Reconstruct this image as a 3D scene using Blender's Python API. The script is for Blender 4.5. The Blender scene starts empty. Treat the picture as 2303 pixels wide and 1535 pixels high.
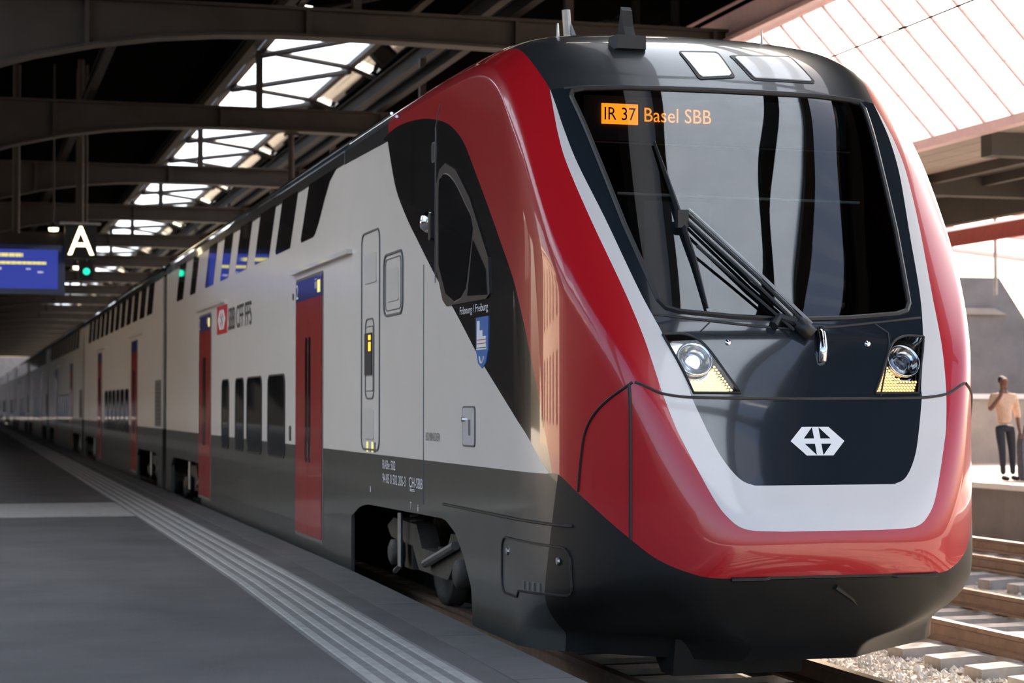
import bpy, bmesh, math, random
import numpy as np
from mathutils import Matrix, Vector
random.seed(7)
SC = bpy.context.scene
COL = SC.collection
# ------------------------------------------------------------------ camera, sky, sun, exposure
YAW, PITCH = 0.269064, 0.031656
cam_d = bpy.data.cameras.new('camera'); cam = bpy.data.objects.new('camera', cam_d); COL.objects.link(cam)
cam.location = (0, 0, 2.0)
cam.rotation_euler = (math.pi/2 + PITCH, 0, -YAW)
cam_d.sensor_width = 36; cam_d.lens = 36*4500/2303; cam_d.clip_end = 2000
cam_d.dof.use_dof = True; cam_d.dof.focus_distance = 12.0; cam_d.dof.aperture_fstop = 3.2
SC.camera = cam
SUN = Vector((.50, .70, .56)).normalized()
W = bpy.data.worlds.new('sky'); SC.world = W; W.use_nodes = True
nt = W.node_tree; nt.nodes.clear()
wo = nt.nodes.new('ShaderNodeOutputWorld'); bg = nt.nodes.new('ShaderNodeBackground'); sky = nt.nodes.new('ShaderNodeTexSky')
sky.sky_type = 'NISHITA'; sky.sun_disc = False
sky.sun_elevation = math.asin(SUN.z); sky.sun_rotation = math.atan2(SUN.x, SUN.y)
sky.air_density = 1.0; sky.dust_density = 5.0; sky.ozone_density = .4
bg.inputs['Strength'].default_value = 0.22
nt.links.new(sky.outputs[0], bg.inputs[0]); nt.links.new(bg.outputs[0], wo.inputs[0])
sd_ = bpy.data.lights.new('sun', 'SUN'); sd_.energy = 6.0; sd_.angle = math.radians(.6); sd_.color = (1, .90, .76)
so = bpy.data.objects.new('sun', sd_); COL.objects.link(so); so.location = (30, 20, 30)
so.rotation_euler = SUN.to_track_quat('Z', 'Y').to_euler()
SC.view_settings.view_transform = 'Standard'; SC.view_settings.look = 'None'
SC.view_settings.exposure = 1.35; SC.view_settings.gamma = 1.0; SC.view_settings.use_curve_mapping = False

# ------------------------------------------------------------------ helpers
def pchip(x, y):
    x = np.array(x, float); y = np.array(y, float); h = np.diff(x); d = np.diff(y)/h; m = np.zeros_like(y)
    for i in range(1, len(x)-1):
        if d[i-1]*d[i] > 0:
            w1 = 2*h[i]+h[i-1]; w2 = h[i]+2*h[i-1]; m[i] = (w1+w2)/(w1/d[i-1]+w2/d[i])
    m[0] = d[0]; m[-1] = d[-1]
    def f(q):
        q = np.clip(np.asarray(q, float), x[0], x[-1]); i = np.clip(np.searchsorted(x, q)-1, 0, len(x)-2)
        t = (q-x[i])/h[i]
        return (2*t**3-3*t**2+1)*y[i]+(t**3-2*t**2+t)*h[i]*m[i]+(-2*t**3+3*t**2)*y[i+1]+(t**3-t**2)*h[i]*m[i+1]
    return f
def sst(a, b, x):
    t = np.clip((x-a)/(b-a), 0, 1); return t*t*(3-2*t)

MATS = {}
def mat(name, col, rough=.5, metal=0., coat=0., noise=0., nscale=8., bump=0., bscale=60., spec=.5, emit=None, estr=0., coat_rough=.03):
    m = bpy.data.materials.new(name); m.use_nodes = True; N = m.node_tree; b = N.nodes['Principled BSDF']
    b.inputs['Base Color'].default_value = (*col, 1); b.inputs['Roughness'].default_value = rough; b.inputs['Metallic'].default_value = metal
    b.inputs['Coat Weight'].default_value = coat; b.inputs['Coat Roughness'].default_value = coat_rough
    b.inputs['Specular IOR Level'].default_value = spec
    tc = N.nodes.new('ShaderNodeTexCoord')
    if noise > 0:
        n = N.nodes.new('ShaderNodeTexNoise'); n.inputs['Scale'].default_value = nscale; n.inputs['Detail'].default_value = 6
        r = N.nodes.new('ShaderNodeMapRange'); r.inputs[1].default_value = .3; r.inputs[2].default_value = .7
        r.inputs[3].default_value = 1-noise; r.inputs[4].default_value = 1+noise
        x = N.nodes.new('ShaderNodeMix'); x.data_type = 'RGBA'; x.blend_type = 'MULTIPLY'; x.inputs['Factor'].default_value = 1
        x.inputs[6].default_value = (*col, 1)
        N.links.new(tc.outputs['Object'], n.inputs['Vector']); N.links.new(n.outputs[0], r.inputs[0]); N.links.new(r.outputs[0], x.inputs[7]); N.links.new(x.outputs[2], b.inputs['Base Color'])
    if bump > 0:
        n2 = N.nodes.new('ShaderNodeTexNoise'); n2.inputs['Scale'].default_value = bscale; n2.inputs['Detail'].default_value = 8
        bp = N.nodes.new('ShaderNodeBump'); bp.inputs['Strength'].default_value = bump; bp.inputs['Distance'].default_value = .02
        N.links.new(tc.outputs['Object'], n2.inputs['Vector']); N.links.new(n2.outputs[0], bp.inputs['Height']); N.links.new(bp.outputs[0], b.inputs['Normal'])
    if emit:
        b.inputs['Emission Color'].default_value = (*emit, 1); b.inputs['Emission Strength'].default_value = estr
    MATS[name] = m; return m
def glazing(name, tint, fac, trans=.9):
    m = bpy.data.materials.new(name); m.use_nodes = True; N = m.node_tree; N.nodes.clear()
    o = N.nodes.new('ShaderNodeOutputMaterial'); t = N.nodes.new('ShaderNodeBsdfTranslucent'); p = N.nodes.new('ShaderNodeBsdfTransparent')
    t.inputs[0].default_value = (*tint, 1); p.inputs[0].default_value = (tint[0]*trans, tint[1]*trans, tint[2]*trans, 1)
    x = N.nodes.new('ShaderNodeMixShader'); x.inputs[0].default_value = fac
    n = N.nodes.new('ShaderNodeTexNoise'); n.inputs['Scale'].default_value = 3; tc = N.nodes.new('ShaderNodeTexCoord')
    r = N.nodes.new('ShaderNodeMapRange'); r.inputs[3].default_value = fac-.12; r.inputs[4].default_value = min(1, fac+.12)
    N.links.new(tc.outputs['Object'], n.inputs['Vector']); N.links.new(n.outputs[0], r.inputs[0]); N.links.new(r.outputs[0], x.inputs[0])
    N.links.new(p.outputs[0], x.inputs[1]); N.links.new(t.outputs[0], x.inputs[2]); N.links.new(x.outputs[0], o.inputs[0]); MATS[name] = m; return m
def clearglass(name, tint, ior=1.5, boost=0.):
    m = bpy.data.materials.new(name); m.use_nodes = True; N = m.node_tree; N.nodes.clear()
    o = N.nodes.new('ShaderNodeOutputMaterial'); g = N.nodes.new('ShaderNodeBsdfGlossy'); p = N.nodes.new('ShaderNodeBsdfTransparent')
    g.inputs['Roughness'].default_value = .01; p.inputs[0].default_value = (*tint, 1)
    fr = N.nodes.new('ShaderNodeFresnel'); fr.inputs[0].default_value = ior
    n = N.nodes.new('ShaderNodeTexNoise'); n.inputs['Scale'].default_value = 2; bp = N.nodes.new('ShaderNodeBump'); bp.inputs['Strength'].default_value = .004
    x = N.nodes.new('ShaderNodeMixShader'); ad = N.nodes.new('ShaderNodeMath'); ad.operation = 'ADD'; ad.inputs[1].default_value = boost; ad.use_clamp = True
    N.links.new(n.outputs[0], bp.inputs['Height']); N.links.new(bp.outputs[0], g.inputs['Normal'])
    N.links.new(fr.outputs[0], ad.inputs[0]); N.links.new(ad.outputs[0], x.inputs[0]); N.links.new(p.outputs[0], x.inputs[1]); N.links.new(g.outputs[0], x.inputs[2]); N.links.new(x.outputs[0], o.inputs[0]); MATS[name] = m; return m

mat('red', (.40, .006, .012), .30, coat=.8, noise=.02, nscale=3)
mat('white', (.72, .665, .60), .38, coat=.5, noise=.02, nscale=2, coat_rough=.16)
mat('silver', (.62, .59, .58), .32, coat=.6, noise=.02, nscale=4)
mat('black', (.010, .011, .013), .16, coat=1, noise=.05, nscale=5)
mat('mask', (.013, .017, .023), .10, coat=1, noise=.05, nscale=5)
mat('dark', (.055, .057, .052), .30, coat=.45, noise=.12, nscale=3)
mat('skirt', (.009, .009, .0085), .5, noise=.25, nscale=4, spec=.35)
mat('rubber', (.006, .006, .007), .5, noise=.1)
mat('roofblack', (.022, .024, .027), .28, coat=.7, noise=.1, nscale=4)
mat('glass', (.008, .010, .013), .04, coat=1, noise=.05)
mat('chrome', (.75, .75, .76), .12, metal=1, noise=.05)
mat('steel', (.35, .34, .33), .4, metal=.9, noise=.15)
mat('bogie', (.045, .040, .032), .7, noise=.3, nscale=12)
mat('doorred', (.33, .018, .018), .28, coat=.6, noise=.03)
mat('blue', (.010, .022, .16), .3, coat=.5, noise=.03)
mat('crestblue', (.01, .12, .42), .35, noise=.03)
mat('textwhite', (.75, .75, .75), .5, noise=.02)
mat('textgrey', (.10, .10, .10), .5, noise=.02)
mat('textblack', (.02, .02, .022), .5, noise=.02)
mat('logored', (.55, .01, .02), .35, noise=.02)
mat('cream', (.66, .63, .57), .35, coat=.5, noise=.02)
mat('led', (.3, .08, .0), .5, emit=(1, .24, .01), estr=1.9, noise=.02)
mat('ledink', (.02, .006, 0), .6, noise=.05)
mat('ledcell', (.8, .55, .25), .25, emit=(1, .66, .28), estr=.6, noise=.1)
mat('toplamp', (.85, .82, .76), .3, coat=1, noise=.15, nscale=60)
mat('cab', (.012, .013, .015), .6, noise=.1)
mat('cabgrey', (.10, .10, .10), .6, noise=.1)
mat('blind', (.75, .74, .66), .4, noise=.05)
mat('asphalt', (.092, .086, .082), .75, noise=.22, nscale=1.2, bump=.25, bscale=120)
mat('tactile', (.34, .325, .30), .7, noise=.15, nscale=9)
mat('tactilebase', (.19, .18, .17), .75, noise=.15, nscale=9)
mat('kerb', (.105, .10, .095), .7, noise=.15, nscale=4, bump=.15, bscale=90)
mat('concrete', (.21, .19, .18), .8, noise=.15, nscale=2, bump=.15, bscale=30)
mat('concretewarm', (.36, .31, .26), .8, noise=.15, nscale=2)
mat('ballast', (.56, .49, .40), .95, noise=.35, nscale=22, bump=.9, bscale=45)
mat('shadebed', (.030, .026, .022), .9, noise=.35, nscale=14, bump=.8, bscale=45)  # near-black bed colour that carries the shade under the train
mat('stone', (.62, .56, .48), .9, noise=.35, nscale=9)
mat('sleeper', (.36, .33, .30), .85, noise=.25, nscale=6)
mat('rail', (.30, .20, .14), .45, metal=.6, noise=.2, nscale=10)
mat('girder', (.036, .030, .026), .6, noise=.15, nscale=2, spec=.15)
mat('girderdark', (.012, .011, .010), .7, noise=.2, nscale=2, spec=.15)
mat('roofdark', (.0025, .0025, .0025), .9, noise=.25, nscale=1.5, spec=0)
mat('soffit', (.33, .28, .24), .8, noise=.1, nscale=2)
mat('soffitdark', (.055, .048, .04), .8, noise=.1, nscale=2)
mat('pinksteel', (.70, .50, .49), .5, noise=.05)
mat('whitepaint', (.75, .73, .70), .5, noise=.05)
mat('screen', (.01, .02, .2), .3, emit=(.035, .06, .42), estr=.28, noise=.03)
mat('screentext', (.4, .35, .05), .5, emit=(.75, .65, .22), estr=.45, noise=.1)
mat('screengrey', (.4, .4, .5), .5, emit=(.45, .45, .6), estr=.4, noise=.1)
mat('signlight', (.9, .8, .6), .5, emit=(1, .80, .45), estr=2.0, noise=.02)
mat('lampwarm', (.9, .8, .6), .5, emit=(1, .78, .5), estr=2.5, noise=.02)
mat('lampgreen', (.0, .5, .3), .5, emit=(.02, .9, .5), estr=.55, noise=.02)
mat('skin', (.16, .075, .05), .6, noise=.1)
mat('hair', (.015, .012, .01), .7, noise=.2)
mat('shirt', (.62, .42, .30), .8, noise=.1, nscale=20)
mat('trouser', (.02, .022, .03), .8, noise=.1, nscale=20)
mat('bag', (.12, .12, .15), .8, noise=.3, nscale=20)
mat('signred', (.35, .05, .04), .5, noise=.1)
mat('building', (.62, .50, .38), .8, noise=.12, nscale=.4)
glazing('milk', (.82, .89, .97), .6)
glazing('milkgrey', (.55, .55, .55), .85, .5)
glazing('pink', (.98, .92, .92), .22, .99)
clearglass('windshield', (.30, .34, .35), 1.52, .05)
clearglass('lens', (.93, .94, .95), 1.45, .02)

def tag(o, label=None, cat=None, group=None, kind=None):
    if label: o['label'] = label
    if cat: o['category'] = cat
    if group: o['group'] = group
    if kind: o['kind'] = kind
    return o
def root(name, loc, label, cat, group=None):
    o = bpy.data.objects.new(name, None); COL.objects.link(o); o.location = loc; o.empty_display_size = .3
    return tag(o, label, cat, group)
def wpos(o):
    p = Vector((0, 0, 0))
    while o: p += Vector(o.location); o = o.parent
    return p
def link(name, me, m, parent=None):
    o = bpy.data.objects.new(name, me); COL.objects.link(o)
    if m: me.materials.append(MATS[m])
    if parent: o.parent = parent; o.location = -wpos(parent)
    return o
class MB:
    def __init__(s): s.v = []; s.f = []
    def add(s, vs, fs):
        b = len(s.v); s.v += [tuple(map(float, p)) for p in vs]; s.f += [tuple(i+b for i in f) for f in fs]; return s
    def box(s, a, b):
        (x0, y0, z0), (x1, y1, z1) = a, b
        return s.add([(x0,y0,z0),(x1,y0,z0),(x1,y1,z0),(x0,y1,z0),(x0,y0,z1),(x1,y0,z1),(x1,y1,z1),(x0,y1,z1)],
                     [(0,3,2,1),(4,5,6,7),(0,1,5,4),(1,2,6,5),(2,3,7,6),(3,0,4,7)])
    def prism(s, poly, fn, d0, d1):
        "poly: 2D points, fn(p, d) -> 3D"
        n = len(poly)
        return s.add([fn(p, d0) for p in poly]+[fn(p, d1) for p in poly],
                     [tuple(range(n))[::-1], tuple(range(n, 2*n))]+[(i, (i+1) % n, (i+1) % n+n, i+n) for i in range(n)])
    def tube(s, path, r, n=8, cap=True):
        path = [Vector(p) for p in path]; rs = r if isinstance(r, (list, tuple)) else [r]*len(path); rings = []; up = None
        for i, p in enumerate(path):
            t = (path[min(i+1, len(path)-1)]-path[max(i-1, 0)]).normalized()
            if up is None: up = Vector((0, 0, 1)) if abs(t.z) < .9 else Vector((1, 0, 0))
            a = (up-t*up.dot(t)).normalized(); up = a; b = t.cross(a)
            rings.append([p+(a*math.cos(k*2*math.pi/n)+b*math.sin(k*2*math.pi/n))*rs[i] for k in range(n)])
        vs = [q for R in rings for q in R]; fs = []
        for i in range(len(path)-1):
            for k in range(n): fs.append((i*n+k, i*n+(k+1) % n, (i+1)*n+(k+1) % n, (i+1)*n+k))
        if cap: fs += [tuple(range(n))[::-1], tuple(range((len(path)-1)*n, len(path)*n))]
        return s.add(vs, fs)
    def lathe(s, prof, c, axis, n=24):
        "prof: (radius, height) pairs along axis vector"
        ax = Vector(axis).normalized(); u = ax.orthogonal().normalized(); w = ax.cross(u); c = Vector(c); vs = []
        for r, h in prof:
            for k in range(n):
                t = k*2*math.pi/n; vs.append(c+ax*h+(u*math.cos(t)+w*math.sin(t))*r)
        m = len(prof)
        return s.add(vs, [(i*n+k, i*n+(k+1) % n, (i+1)*n+(k+1) % n, (i+1)*n+k) for i in range(m-1) for k in range(n)])
    def build(s, name, m, parent=None, smooth=False):
        me = bpy.data.meshes.new(name); me.from_pydata(s.v, [], s.f); me.update()
        bm = bmesh.new(); bm.from_mesh(me); bmesh.ops.recalc_face_normals(bm, faces=bm.faces); bm.to_mesh(me); bm.free()
        if smooth:
            for p in me.polygons: p.use_smooth = True
        return link(name, me, m, parent)
def struct(o): o['kind'] = 'structure'; return o
def rrect(y0, z0, y1, z1, r, n=4):
    pts = []
    for cx, cz, a0 in ((y1-r, z1-r, 0), (y0+r, z1-r, 90), (y0+r, z0+r, 180), (y1-r, z0+r, 270)):
        for k in range(n+1):
            t = math.radians(a0+90*k/n); pts.append((cx+r*math.cos(t), cz+r*math.sin(t)))
    return pts
def text(name, s, org, ex, ey, w, h, m, parent, depth=.004):
    cu = bpy.data.curves.new(name, 'FONT'); cu.body = s; cu.resolution_u = 3
    o = bpy.data.objects.new(name, cu); COL.objects.link(o); bpy.context.view_layer.update()
    me = bpy.data.meshes.new_from_object(o.evaluated_get(bpy.context.evaluated_depsgraph_get()))
    bpy.data.objects.remove(o); bpy.data.curves.remove(cu)
    co = np.array([v.co[:] for v in me.vertices]); mn = co.min(0); mx = co.max(0)
    ex = Vector(ex); ey = Vector(ey); ez = ex.cross(ey); org = Vector(org)
    sx = w/(mx[0]-mn[0]); sy = h/(mx[1]-mn[1])
    for v in me.vertices:
        c = v.co; v.co = org+ex*((c.x-mn[0])*sx)+ey*((c.y-mn[1])*sy)+ez*depth
    me.materials.clear(); me.update()
    return link(name, me, m, parent)
FLEX, FLEY = (0, -1, 0), (0, 0, 1)          # text directions on the flank that faces the platform
def copy_tree(o, shift, parent=None):
    c = o.copy(); COL.objects.link(c)
    if parent: c.parent = parent
    else: c.location = Vector(o.location)+Vector(shift)
    for ch in o.children: copy_tree(ch, shift, c)
    return c

# ------------------------------------------------------------------ large structure: ground, platforms, hall
RAIL = .30; PZ = .58; XM = 4.774; HW = 1.4; XL = XM-HW; XR = XM+HW
o = MB().add([(-60,-60,.02),(140,-60,.02),(140,300,.02),(-60,300,.02)], [(0,1,2,3)]).build('ground', 'ballast'); struct(o)
edge = [(-8, 2.93), (0, 3.0), (9.8, 3.10), (17, 3.25), (30, 3.30), (60, 3.33), (230, 3.33)]
ef = lambda y: float(np.interp(y, [e[0] for e in edge], [e[1] for e in edge]))
ys = [-8,-4,0,4,8,12,16,20,25,30,40,60,100,160,230]
m = MB()
vs = []
for y in ys: vs += [(-14, y, 0), (-14, y, PZ), (ef(y)-.34, y, PZ), (ef(y)-.34, y, 0)]
m.add(vs, [(4*i+k, 4*i+k+1, 4*i+k+5, 4*i+k+4) for i in range(len(ys)-1) for k in range(3)]+[(0,1,2,3)])
floor = struct(m.build('floor', 'asphalt'))
m = MB(); vs = []                                        # kerb slabs at the platform edge
for y in np.arange(-6, 64, 2.0):
    a, b = y+.008, y+1.992; mm = MB()
    mm.add([(ef(a)-.335,a,.3),(ef(a),a,.3),(ef(b),b,.3),(ef(b)-.335,b,.3),(ef(a)-.335,a,PZ+.004),(ef(a),a,PZ+.004),(ef(b),b,PZ+.004),(ef(b)-.335,b,PZ+.004)],
           [(0,3,2,1),(4,5,6,7),(0,1,5,4),(1,2,6,5),(2,3,7,6),(3,0,4,7)])
    mm.build('kerb_slab', 'kerb', floor)
MB().box((2.99,64,.3), (3.33,230,PZ+.004)).build('kerb_slab', 'kerb', floor)
MB().box((2.7,-7,0), (2.95,230,.3)).build('platform_footing', 'concrete', floor)
strip = root('tactile_strip', (2.5, 20, PZ), 'pale ribbed tactile guide strip running along the dark platform', 'tactile strip')
m = MB(); vs = []; yy = [-7,-2,4,8,12,16,20,25,30,40,60,100,200]
for y in yy: vs += [(ef(y)-1.10, y, PZ), (ef(y)-1.10, y, PZ+.002), (ef(y)-.52, y, PZ+.002), (ef(y)-.52, y, PZ)]
m.add(vs, [(4*i+j, 4*i+j+1, 4*i+j+5, 4*i+j+4) for i in range(len(yy)-1) for j in range(3)]); m.build('base_plate', 'tactilebase', strip)
for k in range(5):
    m = MB(); vs = []; yy = [-7,-2,4,8,12,16,20,25,30,40,60,100,200]
    for y in yy:
        x = ef(y)-1.075+.115*k
        vs += [(x, y, PZ), (x+.012, y, PZ+.008), (x+.058, y, PZ+.008), (x+.07, y, PZ)]
    m.add(vs, [(4*i+j, 4*i+j+1, 4*i+j+5, 4*i+j+4) for i in range(len(yy)-1) for j in range(3)]+[(0,1,2,3)]); m.build('rib', 'tactile', strip)
tag(MB().box((-3, 26.0, PZ), (ef(28)-1.12, 29.6, PZ+.006)).build('floor_marking', 'tactile'), 'wide pale band painted across the dark platform to the guide strip', 'floor marking')
# far platform on the right
pr = struct(MB().box((14.76, 8, 0), (26, 130, .80)).build('floor', 'concrete'))
tag(pr, kind='structure')
MB().box((14.70, 8, .76), (15.05, 130, .845)).build('white_edge', 'whitepaint', pr)
MB().box((15.05, 8, .80), (26, 130, .84)).build('paving', 'concretewarm', pr)

# hall roof: dark panels left of the skylight and right of it
def slab(p, q, y0, y1, t, m_, name):
    return struct(MB().add([(p[0],y0,p[1]),(q[0],y0,q[1]),(q[0],y0,q[1]+t),(p[0],y0,p[1]+t),(p[0],y1,p[1]),(q[0],y1,q[1]),(q[0],y1,q[1]+t),(p[0],y1,p[1]+t)],
                    [(0,1,2,3),(7,6,5,4),(0,4,5,1),(1,5,6,2),(2,6,7,3),(3,7,4,0)]).build(name, m_))
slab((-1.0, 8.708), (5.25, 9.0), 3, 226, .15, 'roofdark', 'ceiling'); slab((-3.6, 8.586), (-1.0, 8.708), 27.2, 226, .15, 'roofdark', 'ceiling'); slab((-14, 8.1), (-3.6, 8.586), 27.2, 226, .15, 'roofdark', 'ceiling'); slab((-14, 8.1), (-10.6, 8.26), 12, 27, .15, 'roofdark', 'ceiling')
struct(MB().box((-16.4, -14, 0), (-16, 30, 5.6)).build('added_wall_left', 'soffitdark')); struct(MB().box((-16.4, 58, 0), (-16, 246, 8)).build('added_wall_left', 'soffitdark')); struct(MB().box((-16, 240, 0), (30, 241, 7.6)).build('added_wall_back', 'concrete'))  # unseen left walls added to darken train reflections; end wall added to block sky
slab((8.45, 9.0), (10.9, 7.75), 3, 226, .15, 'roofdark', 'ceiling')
GY = [27.4+9.45*k for k in range(-3, 21)]
def zb(X):
    d = X-4.6
    return 7.12-(.55*(-d/4.1)**2.3 if d < 0 else .16*(d/6.2)**2)
for i, y in enumerate(GY[1:]):
    r = root('arched_girder', (4.6, y, 7.1), 'dark steel arched girder spanning the hall roof', 'girder', 'arched roof girders')
    xs = np.linspace(-6.5, 10.8, 22)
    bot = [(x, zb(x)) for x in xs]; top = [(x, max(7.45, zb(x)+.31)) for x in xs]
    F = lambda p, d: (p[0], d, p[1])
    MB().prism(bot+top[::-1], F, y-.04, y+.04).build('web', 'girder', r)
    lo = [(x, z-.04) for x, z in bot]
    MB().prism(bot+lo[::-1], F, y-.17, y+.17).build('bottom_flange', 'girder', r)
    hi = [(x, z+.04) for x, z in top]
    MB().prism(top+hi[::-1], F, y-.17, y+.17).build('top_flange', 'girder', r)
    for x in (-1.5, 1.6, 4.6, 7.6, 10.6):
        MB().box((x-.03, y-.15, zb(x)), (x+.03, y+.15, 7.45)).build('stiffener', 'girder', r)
    for x in (5.3, 8.4): MB().box((x-.06, y-.06, 7.45), (x+.06, y+.06, 8.56)).build('strut', 'girder', r)
# longitudinal beams
for x, z, w, h, y0, y1, l in ((5.20, 8.60, .16, .30, 3, 226, 'dark steel beam along the left edge of the skylight'), (8.50, 8.55, .20, .34, 3, 226, 'dark steel beam along the right edge of the skylight'),
                     (7.55, 7.50, .14, .22, 16, 226, 'dark steel purlin resting on the girders under the skylight'), (2.2, 7.50, .14, .24, 4, 226, 'dark steel purlin resting on the girders over the platform')):
    b = root('roof_beam', (x, (y0+y1)/2, z), l, 'beam')
    MB().box((x-w/2, y0, z), (x+w/2, y1, z+.03)).build('flange', 'girderdark', b); MB().box((x-w/2, y0, z+h-.03), (x+w/2, y1, z+h)).build('flange', 'girderdark', b); MB().box((x-.02, y0, z+.03), (x+.02, y1, z+h-.03)).build('web', 'girderdark', b)
b = root('edge_beam', (10.9, 120, 7.3), 'broad brown beam along the sunlit hall edge', 'beam')
MB().box((10.75, 20, 7.30), (11.05, 226, 7.36)).build('flange', 'pinksteel', b); MB().box((10.87, 20, 7.36), (10.93, 226, 7.8)).build('web', 'pinksteel', b); MB().box((10.75, 20, 7.8), (11.05, 226, 7.85)).build('flange', 'pinksteel', b)
# skylight over the track: panes, mullions, diagonals, bay by bay
nb = 24
sky_r = root('skylight', (6.8, 100, 8.9), 'long glazed skylight strip with dark bracing above the train', 'skylight')
def quad(p, t):
    p = [Vector(q) for q in p]; n = (p[1]-p[0]).cross(p[3]-p[0]).normalized()*t
    return MB().add([*p, *[q+n for q in p]], [(0,3,2,1),(4,5,6,7),(0,1,5,4),(1,2,6,5),(2,3,7,6),(3,0,4,7)])
for i in range(len(GY)-1):
    y0, y1 = GY[i], GY[i+1]; ym = (y0+y1)/2
    for a, b in ((y0+.1, ym-.05), (ym+.05, y1-.1)):
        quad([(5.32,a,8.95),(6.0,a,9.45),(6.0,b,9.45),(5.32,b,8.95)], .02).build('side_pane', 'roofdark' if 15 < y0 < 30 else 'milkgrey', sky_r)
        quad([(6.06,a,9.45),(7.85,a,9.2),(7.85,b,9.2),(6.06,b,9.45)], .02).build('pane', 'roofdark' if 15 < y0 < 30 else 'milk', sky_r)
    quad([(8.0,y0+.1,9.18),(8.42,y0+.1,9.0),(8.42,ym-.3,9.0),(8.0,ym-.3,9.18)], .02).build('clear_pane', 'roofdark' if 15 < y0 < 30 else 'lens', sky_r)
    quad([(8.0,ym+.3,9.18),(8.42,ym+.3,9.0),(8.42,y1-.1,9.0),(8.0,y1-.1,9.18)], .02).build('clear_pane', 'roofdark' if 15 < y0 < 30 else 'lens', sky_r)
    for y in (y0, ym): MB().tube([(5.3, y, 8.9), (6.03, y, 9.40), (7.9, y, 9.14), (8.45, y, 8.93)], .06, 6).build('mullion', 'girder', sky_r)
    if y0 < 20: continue
    MB().tube([(6.03, y1, 9.3), (7.9, ym, 9.05)], .065, 6).build('diagonal_brace', 'girder', sky_r)
    MB().tube([(6.03, ym, 9.3), (7.9, y0, 9.05)], .065, 6).build('diagonal_brace', 'girder', sky_r)
for x, z in ((6.03, 9.38), (7.92, 9.12)): MB().box((x-.07, GY[0], z), (x+.07, GY[-1], z+.12)).build('sill_rail', 'girder', sky_r)
ls = root('side_skylight', (-6, 19, 8.5), 'wide glazed roof strip over the inner part of the platform', 'skylight')
for k in range(10):
    y = 12.1+k*1.5; quad([(-10.55,y,8.28),(-1.05,y,8.72),(-1.05,y+1.44,8.72),(-10.55,y+1.44,8.28)], .02).build('pane', 'milk', ls); quad([(-10.55,y+1.44,8.25),(-1.05,y+1.44,8.69),(-1.05,y+1.5,8.69),(-10.55,y+1.5,8.25)], .08).build('glazing_bar', 'girder', ls)
# sloped bright glazing at the right edge, its ribs, then the canopy
sl = root('sloped_glazing', (11.7, 45, 6.4), 'bright pinkish sloped glass wall of the hall edge on the right', 'glazing')
y = 20.0
while y < 76:
    quad([(10.92,y+.02,7.26),(12.55,y+.02,5.56),(12.55,y+.68,5.56),(10.92,y+.68,7.26)], .02).build('pane', 'pink', sl)
    MB().tube([(10.92,y,7.25),(12.55,y,5.55)], .028, 6).build('rafter', 'pinksteel', sl)
    y += .70
for k in range(1, 6):
    t = k/6; MB().tube([(10.92+1.63*t, 20, 7.25-1.70*t), (10.92+1.63*t, 76, 7.25-1.70*t)], .007, 5).build('glazing_bar', 'pinksteel', sl)
MB().box((12.5, 20, 5.46), (12.66, 76, 5.58)).build('gutter', 'pinksteel', sl)
cn = root('platform_canopy', (14.3, 45, 5.5), 'beige boarded canopy soffit with dark cross beams over the far platform', 'canopy')
for k in range(9):
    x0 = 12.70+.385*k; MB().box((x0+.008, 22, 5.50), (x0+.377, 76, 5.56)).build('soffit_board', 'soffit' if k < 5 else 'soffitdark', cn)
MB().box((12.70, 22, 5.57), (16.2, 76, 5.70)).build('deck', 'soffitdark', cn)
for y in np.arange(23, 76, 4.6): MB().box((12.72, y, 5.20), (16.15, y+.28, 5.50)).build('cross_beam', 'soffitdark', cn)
for x in (14.2, 15.1): MB().box((x, 22, 5.36), (x+.12, 76, 5.50)).build('duct_bar', 'soffitdark', cn)
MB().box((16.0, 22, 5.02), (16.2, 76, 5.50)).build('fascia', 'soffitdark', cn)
for y in (42.0, 60.0): MB().box((15.9, y, .84), (16.15, y+.3, 5.5)).build('post', 'soffitdark', cn)
# vault behind the canopy
va = root('glass_vault', (19, 45, 4.5), 'bright rounded glass vault behind the far canopy', 'glazing')
vp = [(16.4, 5.42), (18.2, 5.34), (19.8, 5.2), (21.2, 5.06), (22.2, 4.9)]
y = 22.0
while y < 38:
    for a, b in zip(vp[:-1], vp[1:]): quad([(a[0],y+.05,a[1]),(b[0],y+.05,b[1]),(b[0],y+2.95,b[1]),(a[0],y+2.95,a[1])], .02).build('pane', 'pink', va)
    MB().tube([(p[0], y, p[1]-.04) for p in vp], .07, 6).build('rib', 'pinksteel', va); y += 3.0
hr = root('lit_rail', (17.2, 45, 5.3), 'white horizontal rail catching the sun below the far canopy', 'rail')
MB().tube([(17.2, 26, 5.12), (17.2, 60, 5.12)], .05, 8).build('bar', 'whitepaint', hr)
for y in (31.0, 37.0): MB().tube([(17.2, y, 5.345), (17.2, y, 3.9)], .035, 8).build('hanger', 'steel', hr)
sg = root('red_sign_band', (16.6, 38, 4.9), 'dull red sign band with small yellow lamps under the far canopy', 'sign')
MB().box((16.4, 27, 4.72), (16.5, 52, 4.98)).build('board', 'signred', sg)
for y in (28, 34, 40, 46, 51): MB().tube([(16.1, y, 5.06), (16.45, y, 4.96)], .025, 6).build('bracket', 'soffitdark', sg)
for y in (31.5, 34.2): MB().lathe([(.0, 0), (.07, 0), (.07, .06), (0, .06)], (16.39, y, 4.85), (-1, 0, 0), 10).build('lamp', 'screentext', sg)
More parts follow.
